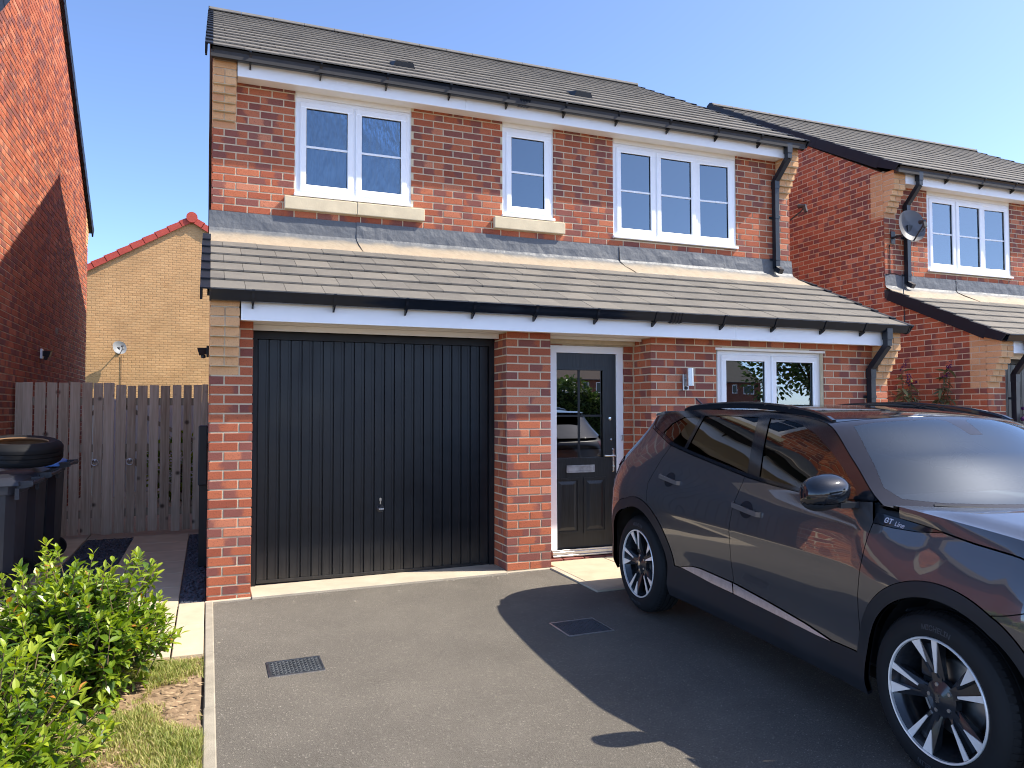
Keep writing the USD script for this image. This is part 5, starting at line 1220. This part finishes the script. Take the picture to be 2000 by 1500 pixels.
    # underside, interior
    MB().box(-.55, 3.15, -.66, .66, .20, .30, .03).build('underbody', 'rubber', C)
    MB().box(2.25, 3.2, -.60, .60, .30, .90, .05).build('engine_bay', 'frame_black', C)
    MB().box(-.40, 2.3, -.74, .74, .30, .50, .02).build('floor_pan', 'frame_black', C)
    ds = MB(); ds.hull([(1.72, y, z) for y in (-.68, .68) for z in (.70, 1.0)]+[(1.85, y, 1.055) for y in (-.68, .68)]+[(2.30, y, z) for y in (-.70, .70) for z in (.60, 1.03)]); ds.build('dashboard', 'dash_grey', C)
    hb = MB(); hb.hull([(1.74, -.52+x, 1.0+z) for x, z in ((-.13, 0), (.13, 0), (-.10, .085), (.10, .085))]+[(1.88, -.52+x, 1.0+z) for x, z in ((-.13, 0), (.13, 0), (-.11, .10), (.11, .10))]); hb.build('instrument_hood', 'dash_grey', C)
    st = MB(); t = np.linspace(0, 2*math.pi, 29)[:-1]; ct = np.array([1.58, -.37, .985]); ax = np.array([-.92, 0, .40]); e1 = np.array([0, 1.0, 0]); e2 = np.cross(ax, e1); e2 /= np.linalg.norm(e2)
    st.tube([ct+.165*math.cos(a)*e1+.15*math.sin(a)*e2 for a in t], .015, 8, closed=True); st.tube([ct-.15*e1, ct+.15*e1], .016, 6); st.tube([ct, ct+.14*e2], .016, 6); st.tube([ct, ct-.20*ax+[.1, 0, -.05]], .03, 8); st.build('steering_wheel', 'black_plastic', C, smooth=50)
    for y in (-.37, .37):
        b = MB(); b.box(.72, 1.28, y-.25, y+.25, .50, .72, .06); b.build('seat', 'seat_cloth', C, smooth=40)
        b = MB(); b.hull([(s+.0, y+w, z) for s, z in ((.78, .66), (.66, .70), (.55, 1.22), (.66, 1.20)) for w in (-.24+.03*(z > 1), .24-.03*(z > 1))]); b.build('seat_back', 'seat_cloth', C, smooth=30)
        b = MB(); b.box(.52, .63, y-.13, y+.13, 1.24, 1.40, .035); b.build('headrest', 'seat_cloth', C, smooth=40)
    b = MB(); b.box(-.10, .42, -.66, .66, .50, .72, .06); b.build('seat', 'seat_cloth', C, smooth=40)
    b = MB(); b.hull([(s, w, z) for s, z in ((.02, .66), (-.10, .70), (-.22, 1.16), (-.10, 1.16)) for w in (-.64, .64)]); b.build('seat_back', 'seat_cloth', C, smooth=30)
    b = MB(); c_ = top(np.array([1.93]), np.array([0.0]))[0]; b.hull([(c_[0]-.12, y, c_[2]-.02) for y in (-.07, .07)]+[(c_[0]+.03, y, c_[2]-.07) for y in (-.05, .05)]+[(c_[0]-.12, y, c_[2]-.07) for y in (-.06, .06)]); b.build('sensor_housing', 'black_plastic', C)
    b = MB(); b.box(c_[0]-.22, c_[0]-.19, -.12, .12, c_[2]-.16, c_[2]-.10, .012); b.tube([(c_[0]-.19, 0, c_[2]-.12), (c_[0]-.12, 0, c_[2]-.05)], .012, 6); b.build('rear_view_mirror', 'black_plastic', C)
    # wipers lie at the foot of the screen
    for y0, y1 in ((.62, -.02), (-.02, -.62)):
        ys = np.linspace(y0, y1, 12); qs = np.linspace(2.292, 2.275, 12); pts = []
        for y, q in zip(ys, qs):
            te = float(W(q, ze_(q))); p = top(np.array([q]), np.array([y/te]))[0]; pts.append(p+[0, 0, .016])
        mb = MB(); mb.tube(pts, .007, 6); mb.tube([pts[0]+np.array([.03, 0, .0]), pts[5]], .006, 6); mb.build('wiper', 'black_plastic', C, smooth=50)
    # door handles in their scoops
    for sg in (1, -1):
        for s0, z0 in ((.435, 1.000), (1.320, .925)):
            sc = patch(side, shapely.affinity.scale(shapely.Point(s0-.01, z0-.004).buffer(1, 20), .062, .048), .02, .02, .0012, 0, sg); write('handle_recess', sc[0], sc[1], 'recess_black', C, n=sc[2])
            w0 = lambda s, z: float(W(s, z)); pts = [(s0-.135, -sg*(w0(s0-.135, z0+.012)+.006), z0+.012), (s0-.115, -sg*(w0(s0-.11, z0+.012)+.026), z0+.010), (s0+.05, -sg*(w0(s0+.05, z0)+.030), z0-.004), (s0+.115, -sg*(w0(s0+.11, z0-.01)+.020), z0-.012), (s0+.128, -sg*(w0(s0+.12, z0-.01)+.004), z0-.013)]
            mb = MB()
            for a, b in zip(pts[:-1], pts[1:]): mb.hull([(p[0], p[1]+dy, p[2]+dz) for p in (a, b) for dy in (-.006, .006) for dz in (-.0135, .0135)])
            mb.build('door_handle', 'handle_gloss', C, smooth=40)
        # mirror
        y0 = -sg; cen = np.array([2.080, y0*.962, 1.118])
        sph = trimesh.creation.icosphere(3); v = np.array(sph.vertices); v = np.sign(v)*np.abs(v)**.82
        sq = v*[.085, .118, .083]; sq[:, 0] = np.where(sq[:, 0] < 0, np.maximum(sq[:, 0], -.045)*1.0, sq[:, 0]); sq[:, 2] *= 1-.25*(v[:, 0] > 0)*v[:, 0]; sq[:, 2] -= .012*(v[:, 1]*y0)
        V = sq+cen; F = np.array(sph.faces); lowm = V[F].mean(1)[:, 2] < cen[2]-.045
        mm = part('door_mirror', C)
        write('cap', V, F[~lowm], 'gloss_black', mm, smooth=60); write('base', V*[1, 1, 1]+[0, 0, -.004], F[lowm], 'black_plastic', mm, smooth=60)
        mb = MB(); mb.hull([(2.058, cen[1]+dy, cen[2]+dz) for dy in (-.10, .10) for dz in (-.05, .05)]+[(2.052, cen[1]+dy, cen[2]+dz) for dy in (-.09, .09) for dz in (-.04, .04)]); mb.build('glass', 'chrome', mm)
        mb = MB(); mb.hull([(2.10+dx, y0*(.83+dy), 1.062+dz) for dx in (-.03, .05) for dy in (0, .10) for dz in (-.012, .012)]); mb.build('arm', 'black_plastic', mm)
        # script on the wing badge
        for txt, sx, hh in (('GT', 0, .022), ('Line', .056, .018)):
            tm = meshkit.text_mesh(txt, hh, .002, txt == 'GT'); tv = np.array(tm.vertices); tv[:, 0] += .18*tv[:, 1]
            a = (2.300+sx+tv[:, 0]); z = 1.0085+tv[:, 1]-(sx+tv[:, 0])*.125
            if sg < 0: a = 2.30+.18-(sx+tv[:, 0]); 
            p = side(a, z); p[:, 1] += tv[:, 2]+.0012; V = p*[1, -sg, 1]; f = np.array(tm.faces)
            # forward is to the right seen from the right-hand side
            write('lettering', V, f, 'script_pink', C)
    b = MB(); b.tube([(-.05, -.30, 1.50), (-.14, -.30, 1.545)], .006, 6); b.build('aerial', 'gloss_black', C)
make_car()
# ------------------------------------------------------------------ plants
def leaf_shape(L, w, fold=.35, curl=.12):
    """pointed oval leaf along +x, folded on its midrib: vertices, triangles"""
    xs = np.array([0, .18, .42, .68, .88, 1.0])*L; ww = np.array([.06, .62, 1.0, .85, .42, 0])*w/2; zz = -curl*L*(xs/L)**2
    V = [(xs[i], 0, zz[i]) for i in range(6)]+[(xs[i], ww[i], zz[i]+fold*ww[i]) for i in range(5)]+[(xs[i], -ww[i], zz[i]+fold*ww[i]) for i in range(5)]
    F = []
    for i in range(4): F += [(i, i+1, 6+i+1), (i, 6+i+1, 6+i), (i, 11+i+1, i+1), (i, 11+i, 11+i+1)]
    F += [(4, 5, 10), (4, 15, 5)]
    return np.array(V), np.array(F)
def frame_of(d, roll):
    d = d/np.linalg.norm(d); a = np.cross([0, 0, 1.0], d); a = a/np.linalg.norm(a) if np.linalg.norm(a) > 1e-3 else np.array([0, 1.0, 0]); b = np.cross(d, a)
    return np.stack([d, a*math.cos(roll)+b*math.sin(roll), -a*math.sin(roll)+b*math.cos(roll)], 1)
def shrub(name, label, cen, rad, nshoot, rs, LL=(.040, .080), mt='laurel_leaf', limit=300, extra=()):
    """shoots leave the stem base, each ending in a rosette; leaves show singly"""
    S_ = thing(name, label, 'shrub'); cen, rad = np.array(cen, float), np.array(rad, float); base = np.array([cen[0], cen[1], float(gz(cen[0], cen[1]))-.01])
    leaves, stems = [], MB()
    tips = []
    for i in range(nshoot):
        while True:
            q = np.array([rs.uniform(-1, 1) for _ in range(3)]); r = np.linalg.norm(q)
            if .15 < r < 1: break
        q = q/r*(.40+.60*rs.random()**.55) if rs.random() < .88 else q
        lump = 1+.22*math.sin(q[0]*5.1+1)*math.cos(q[1]*4.3+2)+.12*math.sin(q[2]*7+q[0]*3)
        p = cen+q*rad*lump
        if p[2] < base[2]+.04: p[2] = base[2]+.04+rs.random()*.08
        tips.append(p)
    tips += [np.array(e) for e in extra]
    for p in tips:
        out = (p-cen)/rad; dpt = np.linalg.norm(out); d = out/max(dpt, .1)*.8+np.array([0, 0, .75])+np.array([rs.gauss(0, .3) for _ in range(3)]); d /= np.linalg.norm(d)
        ln = rs.uniform(.07, .14); p0 = p-d*ln
        if rs.random() < .12: mid = (base+p0)/2+np.array([rs.gauss(0, .03) for _ in range(3)]); stems.tube([base+np.array([rs.gauss(0, .04), rs.gauss(0, .04), 0]), mid, p0, p], [.006, .004, .003, .002], 5)
        else: stems.tube([p0-d*.05, p], [.0028, .0018], 4)
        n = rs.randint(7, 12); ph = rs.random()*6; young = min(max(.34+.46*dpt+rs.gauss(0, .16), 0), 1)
        for k in range(n):
            f = k/(n-1); el = math.radians(8+58*f+rs.gauss(0, 8)); az = ph+k*2.4; a = frame_of(d, 0); dr = a[:, 0]*math.sin(el)+math.cos(el)*(math.cos(az)*a[:, 1]+math.sin(az)*a[:, 2])
            L = rs.uniform(*LL)*(1-.30*f); v, fc = leaf_shape(L, L*rs.uniform(.42, .55), rs.uniform(.2, .5), rs.uniform(.0, .28))
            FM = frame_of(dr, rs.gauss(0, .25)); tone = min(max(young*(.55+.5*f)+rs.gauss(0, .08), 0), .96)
            if rs.random() < .012: tone = 1.0
            leaves.append(((p0+d*ln*f)+v@FM.T, fc, tone))
    stems.build('stem', 'stem_brown', S_)
    sc = []
    for v, fc, t in leaves:
        c = v.mean(0); q = proj(v); sc.append(-(np.ptp(q[:, 0])*np.ptp(q[:, 1]) if q[:, 2].min() > .1 and q[:, 0].max() > 0 and q[:, 1].min() < 1500 else 0)*(1.6 if (c-cen)@(CAM-cen) > 0 else .3))
    order = np.argsort(sc)
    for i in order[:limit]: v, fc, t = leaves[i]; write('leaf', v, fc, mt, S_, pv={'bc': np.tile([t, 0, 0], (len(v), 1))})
    V, F, B, k = [], [], [], 0
    for i in order[limit:]: v, fc, t = leaves[i]; V.append(v); F.append(fc+k); B.append(np.tile([t, 0, 0], (len(v), 1))); k += len(v)
    if V: tag(write('foliage', np.vstack(V), np.vstack(F), mt, S_, pv={'bc': np.vstack(B)}), kind='stuff')
    return S_
rs = random.Random(21)
up_tips = [(-.80+.03*math.sin(i), -1.66+.02*i, .50+.05*i) for i in range(6)]+[(-.78, -1.62, .70), (-.76, -1.66, .74), (-.82, -1.66, .68)]
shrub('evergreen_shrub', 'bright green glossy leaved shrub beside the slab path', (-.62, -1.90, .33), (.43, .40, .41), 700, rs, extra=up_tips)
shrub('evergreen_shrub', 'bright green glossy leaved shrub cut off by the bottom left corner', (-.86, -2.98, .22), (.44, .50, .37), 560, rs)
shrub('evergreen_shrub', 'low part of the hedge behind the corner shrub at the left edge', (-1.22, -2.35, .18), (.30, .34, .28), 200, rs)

# sparse, dry grass tufts in the bed
def grass():
    V, F, B, k = [], [], [], 0; rg = np.random.default_rng(5)
    n = 0
    for i in range(90000):
        x, y = rg.uniform(-1.15, -.01), rg.uniform(-4.4, -1.42)
        d = meshkit.fbm(np.array([x*2.6, y*2.6, 1.0]), 3, 2)
        if d < .40+.10*rg.random(): continue
        if math.hypot((x+.60)/.42, (y+1.86)/.36) < .75: continue
        h = rg.uniform(.010, .036)*(1+.5*(d > .6)); a = rg.uniform(0, 6.28); l = h*rg.uniform(.3, 1.1); w = rg.uniform(.0014, .0030); g = float(gz(x, y))+.004+.05*0
        c, s = math.cos(a), math.sin(a); t = min(max(rg.normal(.48, .24)-(d-.5)*.9, 0), 1)
        V += [(x-s*w, y+c*w, g), (x+s*w, y-c*w, g), (x+c*l*.45-s*w*.7, y+s*l*.45+c*w*.7, g+h*.7), (x+c*l*.45+s*w*.7, y+s*l*.45-c*w*.7, g+h*.7), (x+c*l, y+s*l, g+h)]
        F += [(k, k+1, k+3), (k, k+3, k+2), (k+2, k+3, k+4)]; B += [(t, 0, 0)]*5; k += 5
    tag(write('grass', V, F, 'grass_blade', pv={'bc': B}), 'patchy half dry grass in the planting bed along the kerb', 'grass', kind='stuff')
    # bits of dry mulch
    m = MB()
    for i in range(2600):
        x, y = rg.uniform(-1.1, -.02), rg.uniform(-3.6, -1.34); a = rg.uniform(0, 3.14); l = rg.uniform(.006, .028); g = float(gz(x, y))+.008; c, s = math.cos(a)*l, math.sin(a)*l
        m.raw([(x-c, y-s, g), (x+c, y+s, g+rg.uniform(0, .01)), (x-s*.25, y+c*.25, g+.003), (x+s*.2, y-c*.2, g+.006)], [(0, 2, 1), (0, 1, 3), (1, 2, 3), (0, 3, 2)])
    tag(m.build('mulch', 'mulch_straw'), 'dry twigs and bark scattered on the soil of the bed', 'mulch', kind='stuff')
grass()
def grit():
    rg = np.random.default_rng(12); m = MB()
    for i in range(240):
        x, y = (rg.uniform(.06, 2.9), rg.uniform(-4.6, -.1)) if i < 110 else (.06+rg.exponential(.05), rg.uniform(-4.6, -.1)) if i < 180 else (rg.uniform(.1, 2.9), -.07-rg.exponential(.04)); r = rg.uniform(.002, .006)*(2.2 if rg.random() < .06 else 1); g = float(gz(x, y))+.001
        m.raw([(x-r, y-r*.4, g), (x+r, y-r*.2, g), (x+r*.1, y+r, g), (x, y, g+r*.9)], [(0, 1, 3), (1, 2, 3), (2, 0, 3), (0, 2, 1)])
    tag(m.build('grit', 'kerb_stone'), 'loose pale grit scattered over the tarmac drive', 'grit', kind='stuff')
grit()
def chips():
    rg = np.random.default_rng(9); m = MB()
    for (x0, x1, y0, y1, n) in ((-1.29, -.80, .0, 3.6, 2600), (-.195, -.012, .01, 3.6, 1300)):
        for i in range(n):
            x, y = rg.uniform(x0+.012, x1-.012), y0+(y1-y0)*rg.random()**1.3; r = rg.uniform(.010, .022); z = float(gz(x, y))-.010+rg.uniform(0, .012); a = rg.uniform(0, 3.14); c, s = math.cos(a), math.sin(a); t1, t2 = rg.uniform(-.4, .4, 2)
            P = np.array([(1, 0), (.3, .6), (-.7, .5), (-1, -.2), (0, -.65)])*r; P = P*rg.uniform(.7, 1.2, (5, 1)); X = P[:, 0]*c-P[:, 1]*s; Y = P[:, 0]*s+P[:, 1]*c; Z = X*t1+Y*t2
            v = np.r_[np.c_[x+X, y+Y, z+Z], np.c_[x+X*.85, y+Y*.85, z+Z+.006]]
            f = [(5, 6, 7), (5, 7, 8), (5, 8, 9)]+[q for j in range(5) for q in ((j, (j+1) % 5, 5+(j+1) % 5), (j, 5+(j+1) % 5, 5+j))]; m.raw(v, f)
    tag(m.build('slate_chippings', 'slate_chip'), 'dark blue grey slate chippings either side of the slab path', 'slate', kind='stuff')
chips()

def buddleia():
    T = thing('butterfly_bush', 'straggly bush with dark purple flower spikes against the neighbour gable', 'shrub'); rs = random.Random(4); st, V, F, B, k = MB(), [], [], [], 0; b0 = np.array([8.70, .95, 0]); tips = []
    for i in range(26):
        tip = np.array([8.70+rs.uniform(-.62, .40), .95+rs.uniform(-.45, .45), rs.uniform(1.45, 2.12)]); tip[2] -= .35*abs(tip[0]-8.72); mid = (b0+tip)/2+np.array([rs.gauss(0, .06), rs.gauss(0, .06), .15])
        st.tube([b0+np.array([rs.gauss(0, .05), rs.gauss(0, .05), 0]), mid, tip-[0, 0, .1], tip], [.011, .008, .005, .003], 5); tips.append(tip)
        for j in range(44):
            f = rs.uniform(.35, 1.0); p = (1-f)**2*b0+2*f*(1-f)*mid+f*f*tip; a = rs.uniform(0, 6.28); dr = np.array([math.cos(a), math.sin(a), rs.uniform(-.7, .5)]); L = rs.uniform(.09, .17); v, fc = leaf_shape(L, L*.24, .3, rs.uniform(.1, .5)); V.append(p+v@frame_of(dr, rs.gauss(0, .5)).T); F.append(fc+k); B.append(np.tile([rs.random(), 0, 0], (len(v), 1))); k += len(v)
    st.build('stem', 'stem_brown', T); tag(write('foliage', np.vstack(V), np.vstack(F), 'buddleia_leaf', T, pv={'bc': np.vstack(B)}), kind='stuff')
    for tip in sorted(tips, key=lambda p: -p[2])[:9]:
        d = np.array([rs.gauss(0, .5), rs.gauss(-.1, .3), .55]); d /= np.linalg.norm(d); L = rs.uniform(.15, .24); fl = MB()
        for j in range(40):
            f = rs.random(); r = .026*(1-f)**.6+.003; a = rs.uniform(0, 6.28); q = tip+d*L*f+np.array([math.cos(a), math.sin(a), 0])*r; fl.tm(trimesh.creation.icosphere(0, .008*(1.2-f)).apply_translation(q))
        fl.build('flower_spike', 'purple_flower', T)
buddleia()
def basket_flowers():
    rs = random.Random(6); m = MB()
    for i in range(60): m.tm(trimesh.creation.icosphere(0, rs.uniform(.018, .032)).apply_translation((rs.gauss(0, .085), rs.gauss(0, .085), .05+abs(rs.gauss(0, .05)))))
    m.build('flowers', 'purple_flower', '/World/hanging_basket')
basket_flowers()
def garden_shrub():
    T = thing('garden_shrub', 'green shrub in the back garden seen through the gate pickets', 'shrub'); rs = random.Random(8); V, F, B, k = [], [], [], 0
    for i in range(1500):
        q = np.array([rs.gauss(0, 1) for _ in range(3)]); q /= np.linalg.norm(q); p = np.array([-.42, 7.6, .55])+q*np.array([.55, .4, .55])*(.6+.4*rs.random()); v, fc = leaf_shape(.09, .045); V.append(p+v@frame_of(q+[rs.gauss(0, .5), rs.gauss(0, .5), .3], rs.gauss(0, .6)).T); F.append(fc+k); B.append(np.tile([rs.uniform(.3, .95), 0, 0], (len(v), 1))); k += len(v)
    MB().tube([(-.42, 7.6, -.05), (-.42, 7.6, .6)], .03, 6).build('stem', 'stem_brown', T); tag(write('foliage', np.vstack(V), np.vstack(F), 'laurel_leaf', T, pv={'bc': np.vstack(B)}), kind='stuff')
garden_shrub()
# ------------------------------------------------------------------ across the street, behind the camera: seen only as reflections in glass and paint
def far_house(x, y, w, d, lab, roof='far_roof'):
    H = thing('far_house', lab, 'house'); y1 = y-d
    m = MB(); m.prism([(y1, -.4), (y, -.4), (y, 4.9), ((y+y1)/2, 7.4), (y1, 4.9)], 0, x, x+w); m.build('wall', 'far_brick', H)
    r = MB(); r.prism([(y+.35, 4.70), (y+.35, 4.80), ((y+y1)/2, 7.62), (y1-.35, 4.80), (y1-.35, 4.70), ((y+y1)/2, 7.48)], 0, x-.1, x+w+.1); r.build('roof', roof, H)
    for a, z0, z1, ww in ((.8, 3.4, 4.5, 1.5), (3.1, 3.5, 4.5, .7), (4.7, 3.4, 4.5, 1.5), (4.6, 1.0, 2.2, 1.7)):
        wn = MB().box(x+a, x+a+ww, y+.004, y+.05, z0, z1).build('window', 'upvc', H); MB().box(x+a+.08, x+a+ww-.08, y+.051, y+.06, z0+.08, z1-.08).build('pane', 'gloss_black', wn)
    MB().box(x+1.0, x+3.3, y+.004, y+.06, -.2, 2.1).build('garage_door', 'pale_render', H); MB().box(x+3.6, x+4.4, y+.004, y+.06, -.2, 2.1).build('door', 'frame_black', H)
far_house(33, -64, 7.2, 9, 'brick house across the street reflected in the windows, to the right'); far_house(43, -60, 7.2, 9, 'brick house across the street further along to the right')
far_house(22, -66, 7.2, 9, 'brick house across the street to the left'); far_house(53, -66, 7.2, 9, 'brick house across the street furthest to the right')
def hedge(name, lab, x0, x1, y0, y1, h, n, seed, cat='hedge'):
    T = thing(name, lab, cat); rs = random.Random(seed); V, F, B, k = [], [], [], 0; L = x1-x0
    m = MB(); m.box(x0+.25, x1-.25, y0+.25, y1-.25, -.4, h-.35, .1); m.build('core', 'hedge_core', T)
    for i in range(n):
        x = rs.uniform(x0, x1); top_ = h*(.85+.25*math.sin(x*1.7)*math.sin(x*.53+1)); 
        f = rs.random()
        p = np.array([x, y1-rs.random()**2*.5, rs.uniform(-.2, top_)]) if f < .65 else np.array([x, rs.uniform(y0, y1), top_-.2+rs.gauss(0, .12)])
        v, fc = leaf_shape(rs.uniform(.10, .2), .08); V.append(p+v@frame_of(np.array([rs.gauss(0, 1), rs.gauss(.5, 1), rs.gauss(.3, .8)]), rs.gauss(0, .8)).T); F.append(fc+k); B.append(np.tile([min(max(rs.gauss(.5, .25), 0), 1), 0, 0], (len(v), 1))); k += len(v)
    tag(write('foliage', np.vstack(V), np.vstack(F), 'hedge_leaf', T, pv={'bc': np.vstack(B)}), kind='stuff')
hedge('hedge', 'tall green hedge across the street reflected in the front door', 6.5, 17.0, -18.6, -17.2, 2.5, 11000, 3)
def far_tree(x, y, h, r, lab, seed):
    T = thing('tree', lab, 'tree'); rs = random.Random(seed); tr = MB(); tr.tube([(x, y, -.4), (x+.1, y, h*.35), (x, y+.1, h*.7)], [.22, .16, .06], 8); V, F, B, k = [], [], [], 0
    for b in range(16):
        a = rs.uniform(0, 6.28); q = np.array([x+math.cos(a)*r*rs.uniform(.2, .75), y+math.sin(a)*r*rs.uniform(.2, .75), h*rs.uniform(.45, .95)]); tr.tube([(x, y, h*.35), (np.array([x, y, h*.5])+q)/2, q], [.08, .05, .02], 5)
        for i in range(520):
            u = np.array([rs.gauss(0, 1) for _ in range(3)]); u /= np.linalg.norm(u); p = q+u*r*.42*rs.random()**.4; v, fc = leaf_shape(.2, .12); V.append(p+v@frame_of(u+[0, 0, .4], rs.gauss(0, 1)).T); F.append(fc+k); B.append(np.tile([rs.random(), 0, 0], (len(v), 1))); k += len(v)
    tr.build('trunk', 'stem_brown', T); tag(write('crown', np.vstack(V), np.vstack(F), 'hedge_leaf', T, pv={'bc': np.vstack(B)}), kind='stuff')
far_tree(23.0, -18.0, 6.5, 3.0, 'leafy tree across the street reflected in the right pane of the window', 2)
